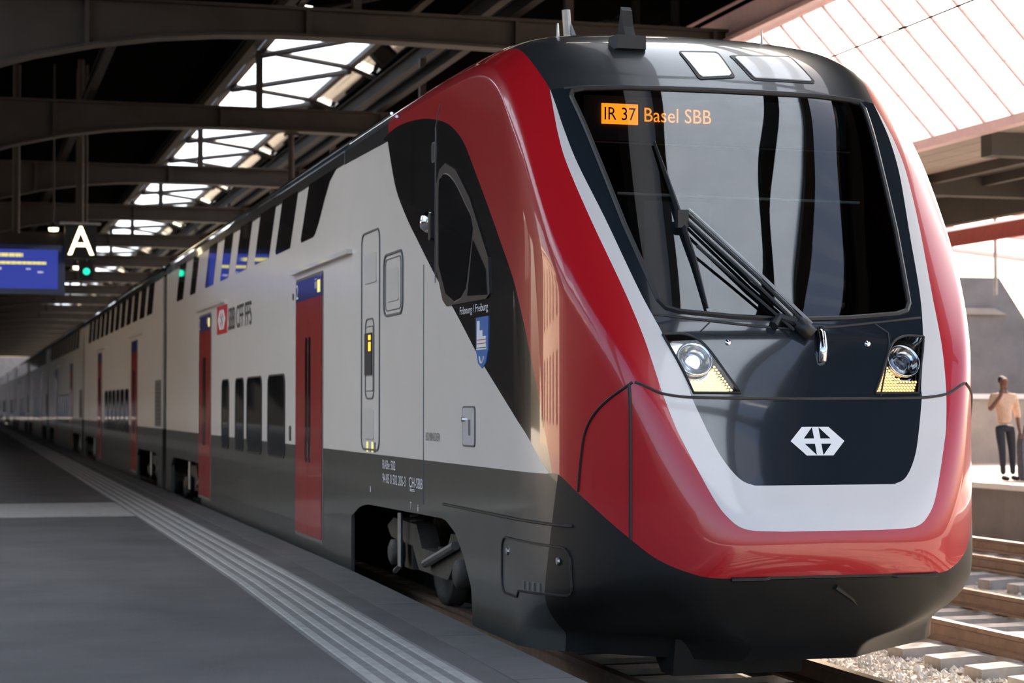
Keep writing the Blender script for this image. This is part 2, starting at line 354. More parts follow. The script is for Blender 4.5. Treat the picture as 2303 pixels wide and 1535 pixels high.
# walls behind the person
wr = struct(MB().prism([(21.3,.84),(25.2,.84),(24.7,3.1),(23.4,4.97),(21.3,4.97)], lambda p, d: (p[0], d, p[1]), 42, 44).build('wall_pier', 'concrete'))
MB().prism([(21.3,4.1),(23.55,4.1),(23.2,4.25),(21.3,4.25)], lambda p, d: (p[0], d, p[1]), 41.9, 42).build('ledge', 'concretewarm', wr)
wl = struct(MB().box((18.2, 36, .84), (25, 36.3, 2.12)).build('wall_low', 'concretewarm'))
MB().box((18.15, 35.95, 2.12), (25, 36.35, 2.22)).build('coping', 'whitepaint', wl)
struct(MB().box((26, 20, 0), (26.3, 120, 3.4)).build('wall_right', 'concretewarm'))
# station house across the square, out on the left, and the far end of the hall
bl = root('station_house', (-47, 61, 0), 'pale sunlit station house far out beyond the platforms', 'building')
MB().box((-50, 26, 0), (-44, 96, 11)).build('wall', 'building', bl); MB().box((-50.5, 25.5, 11), (-43.5, 96.5, 11.5)).build('cornice', 'whitepaint', bl)
for k in range(11):
    for z in (1.2, 5.6): MB().box((-44.05, 29+k*6, z), (-43.97, 31.4+k*6, z+3)).build('window', 'glass', bl)

# ------------------------------------------------------------------ tracks
def track(xc, y0, y1, label):
    t = root('railway_track', (xc, (y0+y1)/2, .1), label, 'track')
    prof = [(-.07,0),(.07,0),(.07,.02),(.012,.04),(.012,.12),(.036,.13),(.036,.165),(-.036,.165),(-.036,.13),(-.012,.12),(-.012,.04),(-.07,.02)]
    for s in (-1, 1): MB().prism([(xc+s*.735+p[0], RAIL-.165+p[1]) for p in prof], lambda p, d: (p[0], d, p[1]), y0, y1).build('rail', 'rail', t)
    me = None; y = y0+.2
    while y < min(y1, y0+45):
        if me is None:
            q = MB().prism([(-1.25,.02),(1.25,.02),(1.25,.12),(.95,.135),(.5,.115),(-.5,.115),(-.95,.135),(-1.25,.12)], lambda p, d: (p[0], d, p[1]), -.13, .13).build('sleeper', 'sleeper', t); me = q.data
        else: q = link('sleeper', me, None, t)
        q.location = Vector((xc, y, 0))-Vector(t.location); y += .62
    return t
T0 = track(XM, 3, 210, 'track with pale sleepers under the red and white train')
track(8.27, 6, 160, 'track of rusty rails beside the train')
track(11.9, 10, 160, 'track running along the far platform')
m = MB()
for i in range(9000):
    if i < 6000: x, y = random.uniform(5.4, 7.6), random.uniform(9.5, 17)
    else: x, y = random.uniform(7.0, 13.5), random.uniform(12, 30)
    r = random.uniform(.014, .034); z = .03+r*.5; a = random.uniform(0, 6.3); c, s_ = math.cos(a)*r, math.sin(a)*r; j = lambda: random.uniform(.6, 1.3)
    m.add([(x+c*j(),y+s_*j(),z),(x-s_*j(),y+c*j(),z),(x-c*j(),y-s_*j(),z),(x+s_*j(),y-c*j(),z),(x,y,z+r*.8*j()),(x,y,z-r*.5)], [(0,1,4),(1,2,4),(2,3,4),(3,0,4),(1,0,5),(2,1,5),(3,2,5),(0,3,5)])
tag(m.build('ballast_stones', 'stone'), 'loose pale ballast stones scattered between the tracks', 'ballast', kind='stuff')
MB().box((3.0, 4, .02), (5.42, 205, .075)).build('shade_strip', 'shadebed', T0)  # dark strip: the train's deep shade painted onto the bed
# overhead line of the neighbouring track
cw = root('contact_wire', (8.27, 40, 5.43), 'thin overhead contact wire above the track beside the train', 'wire')
MB().tube([(8.27, 6, 5.45), (8.27, 60, 5.37)], .008, 6).build('wire', 'girder', cw)
MB().tube([(8.27, 17.2, 5.43), (8.29, 16.9, 5.47), (8.27, 16.5, 5.44)], .006, 6).build('clamp', 'steel', cw)

# ------------------------------------------------------------------ the leading cab car: nose surface
S = pchip([0,.3,.55,.75,.95,1.05,1.15,1.25,1.33,1.38,1.4], [10.36,10.38,10.44,10.54,10.71,10.83,10.98,11.2,11.45,11.75,12.1])
drop0 = pchip([0,.5,.8,1.0,1.1,1.2,1.3,1.36,1.4], [0,.012,.035,.065,.10,.15,.215,.27,.34])
SHR = pchip([.5,.62,.7,.85,1.0,1.1,1.25], [.8,.66,.42,.17,.05,.012,0])
YB = 18.0
PROF = [(.50,10.98),(.6,10.82),(.8,10.66),(1.0,10.53),(1.1,10.46),(1.2,10.44),(1.3,10.46),(1.54,10.57),(1.79,10.68),(2.07,10.80),(2.41,10.96),(2.6,11.09),(3.0,11.38),(3.5,11.745),(3.9,12.05),(4.1,12.235),(4.25,12.39),(4.37,12.54),(4.47,12.72),(4.55,12.98),(4.60,13.4),(4.625,14.1),(4.64,15),(4.645,16.2),(4.646,YB)]
pz = np.array([p[0] for p in PROF]); py = np.array([p[1] for p in PROF])
LL = np.r_[0, np.cumsum(np.hypot(np.diff(pz), np.diff(py)))]
fz = pchip(LL, pz); fy = pchip(LL, py)
def gsm(x, y, sg):
    h = x[1]-x[0]; n = int(4*sg/h); k = np.exp(-.5*(np.arange(-n, n+1)*h/sg)**2); k /= k.sum()
    yy = np.r_[2*y[0]-y[n:0:-1], y, 2*y[-1]-y[-2:-n-2:-1]]; return np.convolve(yy, k, 'valid')
_l = np.linspace(0, LL[-1], 4000); _z = gsm(_l, fz(_l), .10); _y = gsm(_l, fy(_l), .10)
fz = lambda q: np.interp(q, _l, _z)
fy = lambda q: np.interp(q, _l, _y)
_a = np.linspace(-1.4, 1.4, 2801); _s = S(np.abs(_a)); _w = sst(1.26, 1.34, np.abs(_a)); _s2 = gsm(_a, _s, .035)*(1-_w)+_s*_w
S = lambda q: np.interp(np.abs(q), _a, _s2)
_d = drop0(np.abs(_a)); _w2 = sst(1.28, 1.36, np.abs(_a)); _d2 = gsm(_a, _d, .06)*(1-_w2)+_d*_w2; _d2 -= _d2[1400]
drop0 = lambda q: np.interp(np.abs(q), _a, _d2)
def surf(l, a):
    l = np.asarray(l, float); a = np.asarray(a, float); ab = np.abs(a); z0 = fz(l); y0 = fy(l); z = z0-drop0(ab)*sst(.55, 1.3, z0)
    k = .10+.3*sst(2.8, 4.3, z0); s = S(ab); d = np.clip(1-np.abs(s-y0)/k, 0, 1)
    y = np.maximum(s, y0)+k/4*d*d
    sh = SHR(z0)*(1-sst(10.6, 12.1, y))
    return np.stack([XM+a*(1-sh), y, z], -1)
lmax = LL[-1]
lrow = np.r_[np.linspace(0, 5.6, 190), np.linspace(5.6, lmax, 40)[1:]]
acol = np.unique(np.r_[np.linspace(-1.3, 1.3, 121), np.linspace(1.3, 1.4, 14), -np.linspace(1.3, 1.4, 14)])
P0 = surf(lrow[:, None], acol[None, :])
NF = 46                                                   # flank columns
t_ = np.linspace(0, 1, NF+1)[:-1]
def flank(col):
    e = P0[:, col]; return np.stack([np.repeat(e[:, :1], NF, 1), YB+(e[:, 1:2]-YB)*t_[None], np.repeat(e[:, 2:3], NF, 1)], -1)
fl = flank(0); frt = flank(-1)[:, ::-1]
GRID = np.concatenate([fl, P0, frt], 1)
nr, nc = GRID.shape[:2]
du = np.gradient(GRID, axis=0); dv = np.gradient(GRID, axis=1); GN = np.cross(du, dv); GN /= np.maximum(np.linalg.norm(GN, axis=-1, keepdims=True), 1e-9)
if GN[nr//2, nc//2, 1] > 0: GN = -GN
zflat = np.zeros_like(GN); zflat[:, :NF, 0] = -1; zflat[:, -NF:, 0] = 1
below = (GRID[..., 2] < 4.2)
GN[:, :NF][below[:, :NF]] = (-1, 0, 0); GN[:, -NF:][below[:, -NF:]] = (1, 0, 0)
bad = ~np.isfinite(GN).all(-1) | (np.linalg.norm(GN, axis=-1) < .5); GN[bad] = (0, 0, 1)
VV = [tuple(p) for p in GRID.reshape(-1, 3)]; NN = [tuple(p) for p in GN.reshape(-1, 3)]
ALL = []
for i in range(nr-1):
    for j in range(nc-1):
        q = (i*nc+j, i*nc+j+1, (i+1)*nc+j+1, (i+1)*nc+j)
        ALL.append(q)
ECUT = {}
def split(polys, g):
    A = np.array(VV); v = g(A); v = np.where(np.abs(v) < 1e-6, 1e-6, v); pos = []; neg = []; ck = id(g)
    for p in polys:
        s = [v[i] > 0 for i in p]
        if all(s): pos.append(p); continue
        if not any(s): neg.append(p); continue
        a = []; b = []
        for k, i in enumerate(p):
            j = p[(k+1) % len(p)]
            (a if s[k] else b).append(i)
            if s[k] != s[(k+1) % len(p)]:
                key = (ck, min(i, j), max(i, j)); c = ECUT.get(key)
                if c is None:
                    t = v[i]/(v[i]-v[j]); c = len(VV)
                    VV.append(tuple(x+(y-x)*t for x, y in zip(VV[i], VV[j]))); NN.append(tuple(x+(y-x)*t for x, y in zip(NN[i], NN[j]))); ECUT[key] = c
                a.append(c); b.append(c)
        if len(a) > 2: pos.append(tuple(a))
        if len(b) > 2: neg.append(tuple(b))
    return pos, neg
KEEP = []
def cut(polys, g): KEEP.append(g); return split(polys, g)
def sdpoly(poly, Q):
    "signed distance, inside positive"
    poly = np.array(poly, float); n = len(poly); d = np.full(len(Q), 1e9); ins = np.zeros(len(Q), bool)
    for i in range(n):
        a = poly[i]; b = poly[(i+1) % n]; e = b-a; w = Q-a; t = np.clip((w@e)/(e@e+1e-12), 0, 1); d = np.minimum(d, np.hypot(*(w-t[:, None]*e).T))
        c = (a[1] > Q[:, 1]) != (b[1] > Q[:, 1])
        with np.errstate(divide='ignore', invalid='ignore'): x = a[0]+(Q[:, 1]-a[1])*e[0]/e[1] if e[1] != 0 else np.full(len(Q), 1e9)
        ins ^= c & (Q[:, 0] < x)
    return np.where(ins, d, -d)
def smooth_poly(pts, n=6):
    "Catmull-Rom through an open list"
    P = [np.array(p, float) for p in pts]; P = [2*P[0]-P[1]]+P+[2*P[-1]-P[-2]]; out = []
    for i in range(1, len(P)-2):
        for k in range(n):
            t = k/n; out.append(.5*((2*P[i])+(-P[i-1]+P[i+1])*t+(2*P[i-1]-5*P[i]+4*P[i+1]-P[i+2])*t*t+(-P[i-1]+3*P[i]-3*P[i+1]+P[i+2])*t**3))
    out.append(P[-2]); return [tuple(p) for p in out]
def in_az(poly, sym=True): return lambda A: sdpoly(poly, np.stack([np.abs(A[:, 0]-XM) if sym else A[:, 0]-XM, A[:, 2]], -1))
def in_yz(poly): return lambda A: sdpoly(poly, A[:, 1:3])
def shell(name, polys, m_, parent, off=0., rim=0.):
    used = sorted({i for p in polys for i in p}); mp = {u: k for k, u in enumerate(used)}
    co = [Vector(VV[u])+Vector(NN[u]).normalized()*off for u in used]; nn = [Vector(NN[u]).normalized() for u in used]; fs = [tuple(mp[i] for i in p) for p in polys]
    nf = len(fs)
    if rim > 0:
        cnt = {}
        for f in fs:
            for a, b in zip(f, f[1:]+f[:1]): cnt[(a, b)] = 1
        n0 = len(co); mm = {}
        for (a, b) in list(cnt):
            if (b, a) not in cnt:
                for q in (a, b):
                    if q not in mm: mm[q] = len(co); co.append(co[q]-nn[q]*rim)
                fs.append((b, a, mm[a], mm[b]))
        nn += [nn[k] for k in sorted(mm, key=lambda k: mm[k])]
    me = bpy.data.meshes.new(name); me.from_pydata([tuple(c) for c in co], [], fs); me.update()
    me.normals_split_custom_set_from_vertices([tuple(n) for n in nn])
    return link(name, me, m_, parent)

MASK = [(-.3,1.543),(.43,1.543),(.505,1.572),(.575,1.655),(.637,1.78),(.725,2.04),(.74,2.12),(.845,2.45),(.915,2.69),(1.005,3.11),(1.095,3.5),(1.125,3.75),(1.13,3.9),(1.135,4.03),(1.155,4.14),(1.175,4.26),(1.175,4.4),(1.165,4.8),(-.3,4.8)]
MASK = [MASK[0]]+smooth_poly(MASK[1:-1], 4)+[MASK[-1]]
SILV = [(-.3,1.288),(.30,1.288),(.52,1.302),(.62,1.37),(.695,1.49),(.815,1.78),(.85,1.88),(.895,2.06),(.92,2.2),(.99,2.62),(1.095,3.12),(1.158,3.5),(1.165,3.7),(1.155,3.85),(1.137,4.03),(-.3,4.03)]
SILV = [SILV[0]]+smooth_poly(SILV[1:-1], 4)+[SILV[-1]]
WS = [(-.3,2.507),(0,2.507),(.37,2.521),(.70,2.550),(.775,2.572),(.81,2.62),(.90,3.09),(.985,3.71),(1.02,3.97),(1.005,4.01),(.93,4.03),(.67,4.045),(0,4.047),(-.3,4.047)]
BLACK = smooth_poly([(16.30,4.20),(16.08,4.225),(15.6,4.235),(14.95,4.19),(14.43,4.12),(13.94,4.014),(13.54,3.85),(13.23,3.627),(12.81,3.298),(12.47,3.02),(12.2,2.79),(12.03,2.58),(11.87,2.33),(11.70,2.03),(11.515,1.58)], 5)+smooth_poly([(11.55,1.58),(11.94,1.821),(12.47,2.057),(13.04,2.305),(13.67,2.62),(14.35,2.944),(14.95,3.254),(15.35,3.467),(15.73,3.717),(15.94,3.957),(16.08,4.164)], 5)
WHITE = [(11.4,1.3)]+smooth_poly([(11.55,1.58),(11.94,1.821),(12.47,2.057),(13.04,2.305),(13.67,2.62),(14.35,2.944),(14.95,3.254),(15.35,3.467),(15.73,3.717),(15.94,3.957),(16.08,4.164)], 5)+[(18.5,4.20),(18.5,1.3)]
zC = pchip([10.3,10.52,10.6,10.73,10.857,11.03,11.25,11.5,11.62,YB+1], [1.022,1.028,1.058,1.128,1.227,1.349,1.48,1.592,1.585,1.585])
gapm = pchip([0,.73,.885,1.045,1.2], [2.035,2.043,2.061,2.13,2.16]); gaph = pchip([0,.21,.55,.86,1.2], [2.45,2.462,2.496,2.529,2.55])
HL = smooth_poly([(.835,2.410),(.725,2.416),(.645,2.392),(.592,2.346),(.548,2.28),(.492,2.18),(.425,2.068)], 4)+[(.71,2.070),(.75,2.196),(.80,2.318)]
BOGC = [(17.63,.2),(17.63,1.01),(17.2,1.12),(16.9,1.15),(14.06,1.18),(13.75,1.1),(13.5,.95),(13.28,.75),(13.2,.2)]

cabcar = root('cab_car', (XM, 22, RAIL), 'red nosed double deck cab car with white side leading the train', 'railcar')
low, up = cut(ALL, lambda A: zC(A[:, 1])-A[:, 2])
bg_, low = cut(low, in_yz(BOGC))
fskirt, sskirt = cut(low, lambda A: 11.6-A[:, 1]-.25*(A[:, 2]-1))
# two tones below the waist: the dark painted side and the matt nose fairing
def shell_lr(name, polys, m_):
    l, r = cut(polys, lambda A: XM-A[:, 0]); shell(name, l, m_, cabcar); shell(name, r, m_, cabcar)
shell('front_fairing', fskirt, 'skirt', cabcar); shell_lr('side_skirt', sskirt, 'dark')
mk, rest = cut(up, in_az(MASK)); sv, rest = cut(rest, in_az(SILV)); bk, rest = cut(rest, in_yz(BLACK)); wh, rest = cut(rest, in_yz(WHITE)); rd, rf2 = cut(rest, lambda A: 16.06-A[:, 1])
shell_lr('white_side_panel', wh, 'white'); shell_lr('black_side_panel', bk, 'black'); shell_lr('roof_edge', rf2, 'roofblack')
ru, rl = cut(rd, lambda A: A[:, 2]-np.where(A[:, 1] < 10.95, gapm(np.abs(A[:, 0]-XM)), -9)); 
shell_lr('red_shell', ru, 'red'); shell('red_lower_shell', rl, 'red', cabcar)
su, sl_ = cut(sv, lambda A: A[:, 2]-gapm(np.abs(A[:, 0]-XM))); shell_lr('silver_band', su, 'silver'); shell('silver_lower_band', sl_, 'silver', cabcar)
vis, mk = cut(mk, lambda A: A[:, 2]-4.062+.03*((np.abs(A[:, 0]-XM)/1.05)**3)); ws, mk = cut(mk, in_az(WS))
fr, mk = cut(mk, lambda A: A[:, 2]-gaph(np.abs(A[:, 0]-XM))); hp, cov = cut(mk, lambda A: A[:, 2]-gapm(np.abs(A[:, 0]-XM))); hl, hp = cut(hp, in_az(HL))
shell('roof_visor', vis, 'roofblack', cabcar); shell('windshield_surround', fr, 'mask', cabcar); hpan = shell('headlight_panel', hp, 'mask', cabcar); shell('front_cover', cov, 'mask', cabcar)
wsh = shell('windshield', ws, 'windshield', cabcar)
# surface point lookup on the front: (a, z) -> position, normal
gl = np.linspace(0, 5.6, 600)
def at(a, z, off=0.):
    zz = fz(gl)-drop0(abs(a))*sst(.55, 1.3, fz(gl)); l = float(np.interp(z, zz, gl)); p = surf(l, a); e = 1e-3
    tu = surf(l+e, a)-surf(l-e, a); tv = surf(l, a+e)-surf(l, a-e); n = np.cross(tu, tv); n /= np.linalg.norm(n)
    if n[1] > 0 and n[2] < .9: n = -n
    if n[2] < -.5: n = -n
    return Vector(p+n*off)
def atY(Y, z, side=-1, off=0.):
    "point on the flank or rounded corner at given Y, z"
    if Y >= 12.1: return Vector((XM+side*(HW+off), Y, z))
    aa = np.linspace(.9, 1.4, 200); a = float(np.interp(Y, S(aa), aa)); p = surf(float(np.interp(z+drop0(a), fz(gl), gl)), side*a)
    return Vector((p[0]+side*off*.9, p[1]-off*.4, p[2]))
def joint(pts, r, parent, name='panel_joint', m_='rubber'): MB().tube(pts, r, 6).build(name, m_, parent)
ar = np.linspace(-1.045, 1.045, 60); joint([at(a, float(gapm(abs(a)))) for a in ar], .009, cabcar)
ar = np.linspace(-.86, .86, 50); joint([at(a, float(gaph(abs(a)))) for a in ar], .008, cabcar)
ar = np.linspace(-1.05, 1.05, 50); joint([at(a, 4.062-.03*(abs(a)/1.05)**3) for a in ar], .010, cabcar)
ring = [(a, z) for a, z in WS if a >= 0]; ring = ring+[(-a, z) for a, z in ring[::-1]]
dense = []
for (a0, z0), (a1, z1) in zip(ring, ring[1:]+ring[:1]):
    n = max(2, int(math.hypot(a1-a0, z1-z0)/.05)); dense += [(a0+(a1-a0)*k/n, z0+(z1-z0)*k/n) for k in range(n)]
joint([at(a, z, .002) for a, z in dense+dense[:1]], .016, cabcar, 'windshield_seal')
for s in (-1, 1):
    joint([atY(Y, z, s, .001) for Y, z in smooth_poly([(10.84,2.13),(10.97,2.054),(11.10,1.958),(11.187,1.842),(11.226,1.686),(11.253,1.49)], 5)], .009, cabcar)
    if s < 0: joint([atY(10.865, z, s, .001) for z in np.linspace(2.12, 1.23, 24)], .010, cabcar)
    joint([(XM+s*1.4, 14.74, z) for z in (3.06, 1.25)], .006, cabcar, m_='textgrey')
    joint([atY(Y, 1.285+.0*Y, s, .002) for Y in np.linspace(14.1, 11.3, 20)], .010, cabcar, 'skirt_groove')
# headlights
for s in (-1, 1):
    hs, _ = cut(hl, (lambda A: A[:, 0]-XM) if s > 0 else (lambda A: XM-A[:, 0]))
    h = shell('headlight', hs, 'lens', cabcar, .004, .05)
    bk_ = shell('reflector_bowl', hs, 'chrome', h, -.045)
    c = at(s*.665, 2.27, -.02); n = (at(s*.665, 2.27, .1)-at(s*.665, 2.27, 0)).normalized()
    MB().lathe([(.105, -.01), (.112, .012), (.098, .016), (.09, .0), (.05, -.025), (.0, -.03)], c, n, 24).build('lamp_ring', 'chrome', h, True)
    MB().lathe([(.0, .02), (.04, .015), (.055, 0), (.055, -.03)], c, n, 16).build('projector_lens', 'lens', h, True)
    m = MB(); hx = .020
    for r_ in range(30):
        for q_ in range(30):
            a = .40+q_*hx+(hx/2 if r_ % 2 else 0); z = 2.078+r_*hx*.84
            if sdpoly(HL, np.array([[a, z]]))[0] < .012 or z > 2.36-.42*(a-.42)-.05*(a > .6) or math.hypot(a-.665, z-2.27) < .118 or z > 2.30: continue
            p = at(s*a, z, -.022); nrm = (at(s*a, z, .1)-at(s*a, z, 0)).normalized(); u = nrm.orthogonal().normalized(); w = nrm.cross(u)
            m.add([p+(u*math.cos(k*math.pi/3)+w*math.sin(k*math.pi/3))*hx*.46 for k in range(6)]+[p+nrm*.010], [(k, (k+1) % 6, 6) for k in range(6)])
    tag(m.build('led_honeycomb', 'ledcell', h), kind='stuff')
    joint([at(s*a, z, .003) for a, z in HL+HL[:1]], .008, hpan, 'headlight_seal')
    p = at(s*.445, 2.365); n = (at(s*.445, 2.365, .1)-p).normalized(); MB().lathe([(.0, .012), (.016, .010), (.020, 0), (.020, -.01)], p, n, 12).build('washer_nozzle', 'chrome', cabcar, True)
joint([at(.53, 2.485, .002), at(.60, 2.43, .002), at(.585, 2.36, .002), at(.52, 2.2, .002), at(.455, 2.05, .002)], .006, cabcar)
joint([at(-.53, 2.485, .002), at(-.60, 2.43, .002)], .004, cabcar)
# chrome bar below the windshield
m = MB(); pts = [at(.155, 2.445, .012), at(.145, 2.40, .03), at(.133, 2.32, .03), at(.122, 2.25, .012)]
m.tube(pts, [.022, .027, .027, .022], 10); m.build('chrome_bar', 'chrome', cabcar, True)
# emblem on the front cover: hexagonal double arrow with a cross
zc_ = 1.790; H_, L_ = .082, .168; em = MB()
for sgn in (-1, 1):
    for q in ([(-L_, 0), (-L_+.085, H_), (-L_+.150, H_), (-L_+.070, 0)], [(-L_, 0), (-L_+.070, 0), (-L_+.150, -H_), (-L_+.085, -H_)],
              [(-L_+.06, .015), (-L_+.06, -.015), (0, -.015), (0, .015)], [(-.020, H_), (-.020, -H_), (0, -H_), (0, H_)]):
        em.add([at(-sgn*a, zc_+z, .004) for a, z in q], [(0, 1, 2, 3)])
em.build('emblem', 'textwhite', cabcar)
# roof visor details
def visor_patch(poly, name, m_, parent, off=.008, rim=.012):
    p, _ = cut(vis, in_az(poly, False)); p, _ = cut(p, lambda A: 13.0-A[:, 1]); return shell(name, p, m_, parent, off, rim) if p else None
vframe = visor_patch([(-.17,4.358),(.12,4.372),(.15,4.158),(-.12,4.13)], 'top_lamp_frame', 'rubber', cabcar, .006)
tl = visor_patch([(-.155,4.343),(.105,4.352),(.132,4.172),(-.098,4.147)], 'top_lamp', 'toplamp', cabcar, .010)
visor_patch([(.19,4.345),(.66,4.372),(.735,4.145),(.265,4.145)], 'roof_hatch_frame', 'rubber', cabcar, .004)
visor_patch([(.215,4.33),(.64,4.352),(.705,4.16),(.285,4.162)], 'roof_hatch', 'silver', cabcar, .012)
# fin antenna and whips
an = Vector((XM-.50, 12.62, 4.42))
aroot = MB(); aroot.prism([(-.10,-.09),(.10,-.09),(.12,.0),(.09,.10),(-.09,.10),(-.12,.0)], lambda p, d: (an.x+p[0], an.y+p[1]*1.2, an.z+d), -.06, .03)
ab_ = aroot.build('antenna_base', 'rubber', cabcar)
MB().prism([(-.10,.02),(.11,.02),(.06,.10),(.03,.21),(.0,.24),(-.04,.12)], lambda p, d: (an.x+d+.0, an.y+.02-p[0], an.z+p[1]), -.035, .035).build('antenna_fin', 'skirt', ab_)
for a, Y, z in ((-.865, 13.0, 4.5), (.565, 12.85, 4.50)): MB().tube([(XM+a, Y, z-.03), (XM+a, Y, z+.10)], [.012, .006], 6).build('whip_antenna', 'steel', cabcar)
# cab interior behind the windshield
cab = MB().box((XM-1.2, 13.3, 2.3), (XM+1.2, 13.35, 4.4)).build('cab_rear_wall', 'cab', cabcar)
MB().prism([(11.15,2.35),(11.2,2.47),(12.2,2.55),(12.2,2.35)], lambda p, d: (d, p[0], p[1]), XM-.95, XM+.95).build('dashboard', 'cab', cabcar)
MB().box((XM-1.2, 11.4, 2.25), (XM+1.2, 13.3, 2.33)).build('cab_floor', 'cab', cabcar)
MB().box((XM-.95, 12.55, 4.15), (XM+.95, 13.3, 4.18)).build('cab_ceiling', 'cab', cabcar)
for s in (-1, 1): MB().box((XM+s*1.15-.02, 12.45, 2.3), (XM+s*1.15+.02, 13.3, 3.95)).build('cab_side_wall', 'cab', cabcar)
bd = MB().box((XM-.93, 12.205, 3.70), (XM+.90, 12.26, 3.99)).build('destination_display', 'cab', cabcar)
MB().box((3.962, 12.19, 3.807), (4.206, 12.205, 3.938)).build('route_field', 'led', bd)
text('route_number', 'IR 37', (3.978, 12.188, 3.832), (1,0,0), (0,0,1), .212, .082, 'ledink', bd, .0)
text('destination_text', 'Basel SBB', (4.249, 12.188, 3.828), (1,0,0), (0,0,1), .46, .092, 'led', bd, .0)
MB().tube([(XM-.84, 11.80, 3.315), (XM+.80, 11.80, 3.30)], .010, 6).build('blind_bar', 'blind', cabcar)
MB().tube([(XM-.92, 12.15, 3.68), (XM+.90, 12.15, 3.67)], .006, 6).build('blind_bar', 'cabgrey', cabcar)
MB().box((XM-.42, 12.5, 2.5), (XM+.05, 12.65, 3.35)).build('driver_seat', 'cabgrey', cabcar)
# wiper
wr_ = MB().tube([at(.08, 2.40, .03), at(.0, 2.46, .05)], .045, 10).build('wiper_pivot', 'rubber', cabcar, True)
for d in (-.022, .022, .055): MB().tube([at(.05+d*.7, 2.42+d*.6, .05), at(-.20+d*.7, 2.72+d*.6, .06), at(-.53+d*.7, 3.13+d*.6, .05)], .011, 6).build('wiper_arm', 'rubber' if d < .05 else 'steel', cabcar)
MB().tube([at(-.03, 2.42, .04), at(-.5, 2.93, .045)], .010, 6).build('wiper_arm', 'rubber', cabcar)
MB().box(tuple(at(-.55, 3.10, .04)-Vector((.035, .03, .05))), tuple(at(-.55, 3.10, .04)+Vector((.035, .03, .06)))).build('wiper_yoke', 'rubber', cabcar)
MB().tube([at(-.58, 3.64, .02), at(-.565, 3.40, .025), at(-.55, 3.14, .03), at(-.53, 2.85, .025), at(-.53, 2.56, .02)], [.008, .014, .018, .014, .008], 6).build('wiper_blade', 'rubber', cabcar)
MB().tube([at(.0, 2.47, .03), at(-.10, 2.50, .03), at(-.15, 2.45, .03)], .03, 8).build('wiper_linkage', 'rubber', cabcar)
# snow plough, coupler bar, lip
MB().prism([(11.15,.62),(11.2,.40),(11.4,.40),(11.7,.62)], lambda p, d: (d, p[0], p[1]), XM-.70, XM+.12).build('snow_plough', 'skirt', cabcar)
MB().prism([(11.5,.95),(11.55,.5),(13.2,.5),(13.2,.95)], lambda p, d: (d, p[0], p[1]), XM-.8, XM+.8).build('underframe_core', 'skirt', cabcar)
pl = [at(.05, .965, .0), at(.2, .885, .012), at(.36, .80, .012)]; MB().tube(pl, [.02, .018, .008], 8).build('coupler_lever', 'skirt', cabcar)
joint([at(a, 1.024, .006) for a in np.linspace(-.62, .70, 40)], .014, cabcar, 'nose_lip', 'skirt')

# ------------------------------------------------------------------ side details (platform side), shared by all cars
def side(poly, name, m_, parent, out=.006, x=XL, depth=.03, s=-1):
    xx = XM+s*HW
    return MB().prism(poly, lambda p, d: (d, p[0], p[1]), xx+s*out, xx-s*depth).build(name, m_, parent)
def outline(poly, r, name, parent, m_='textgrey', s=-1):
    return MB().tube([(XM+s*(HW+.002), y, z) for y, z in list(poly)+[poly[0]]], r, 5, False).build(name, m_, parent)
def door(y0, y1, parent, num=True):
    "two red leaves with slit windows under a blue head panel"
    fr_ = side(rrect(y0-.05, .66, y1+.05, 3.30, .05), 'door_frame', 'cabgrey', parent, .004)
    ym = (y0+y1)/2
    for a, b, w0, w1 in ((y0, ym-.006, ym-.16, ym-.035), (ym+.006, y1, ym+.035, ym+.16)):
        d = side([(a,.70),(b,.70),(b,3.06),(a,3.06)], 'door_leaf', 'doorred', parent, .012)
        side(rrect(w0, 1.42, w1, 2.68, .05), 'door_window', 'glass', d, .016)
    side([(y0,3.06),(y1,3.06),(y1,3.27),(y0,3.27)], 'door_head_panel', 'blue', parent, .012)
    if num:
        text('class_number', '2', (XL-.016, y1-.06, 3.09), FLEX, FLEY, .14, .15, 'textwhite', parent)
        text('pictogram_text', 'ii', (XL-.016, y0+.34, 3.14), FLEX, FLEY, .10, .10, 'textwhite', parent)
        side([(y0+.09,3.10),(y0+.22,3.10),(y0+.22,3.22),(y0+.09,3.22)], 'pictogram', 'screentext', parent, .016)
    side([(y0-1.5,3.355),(y1+.2,3.355),(y1+.2,3.395),(y0-1.5,3.395)], 'door_rail', 'cream', parent, .05)
def upper_window(b0, b1, parent, tilt=.5, m_='glass'):
    return side([(b0,3.70),(b0+.04,3.665),(b1-.04,3.665),(b1,3.70),(b1-tilt,4.225),(b0-tilt,4.225)], 'upper_window', m_, parent, .005)
def lower_window(a, b, parent, z0=1.43, z1=2.33):
    w = side(rrect(a, z0, b, z1, .12), 'lower_window', 'glass', parent, .005)
    outline(rrect(a, z0, b, z1, .12), .012, 'window_seal', w, 'rubber'); return w
def wheelset(y, parent):
    for s in (-1, 1):
        MB().lathe([(.0,-.06),(.12,-.06),(.13,-.03),(.36,-.03),(.39,-.065),(.455,-.065),(.455,.04),(.47,.065),(.38,.065),(.36,.03),(.13,.03),(.10,.09),(0,.09)], (XM+s*.735, y, RAIL+.46), (-s,0,0), 28).build('wheel', 'bogie', parent, True)
    MB().tube([(XM-.7, y, RAIL+.46), (XM+.7, y, RAIL+.46)], .08, 10).build('axle', 'bogie', parent)
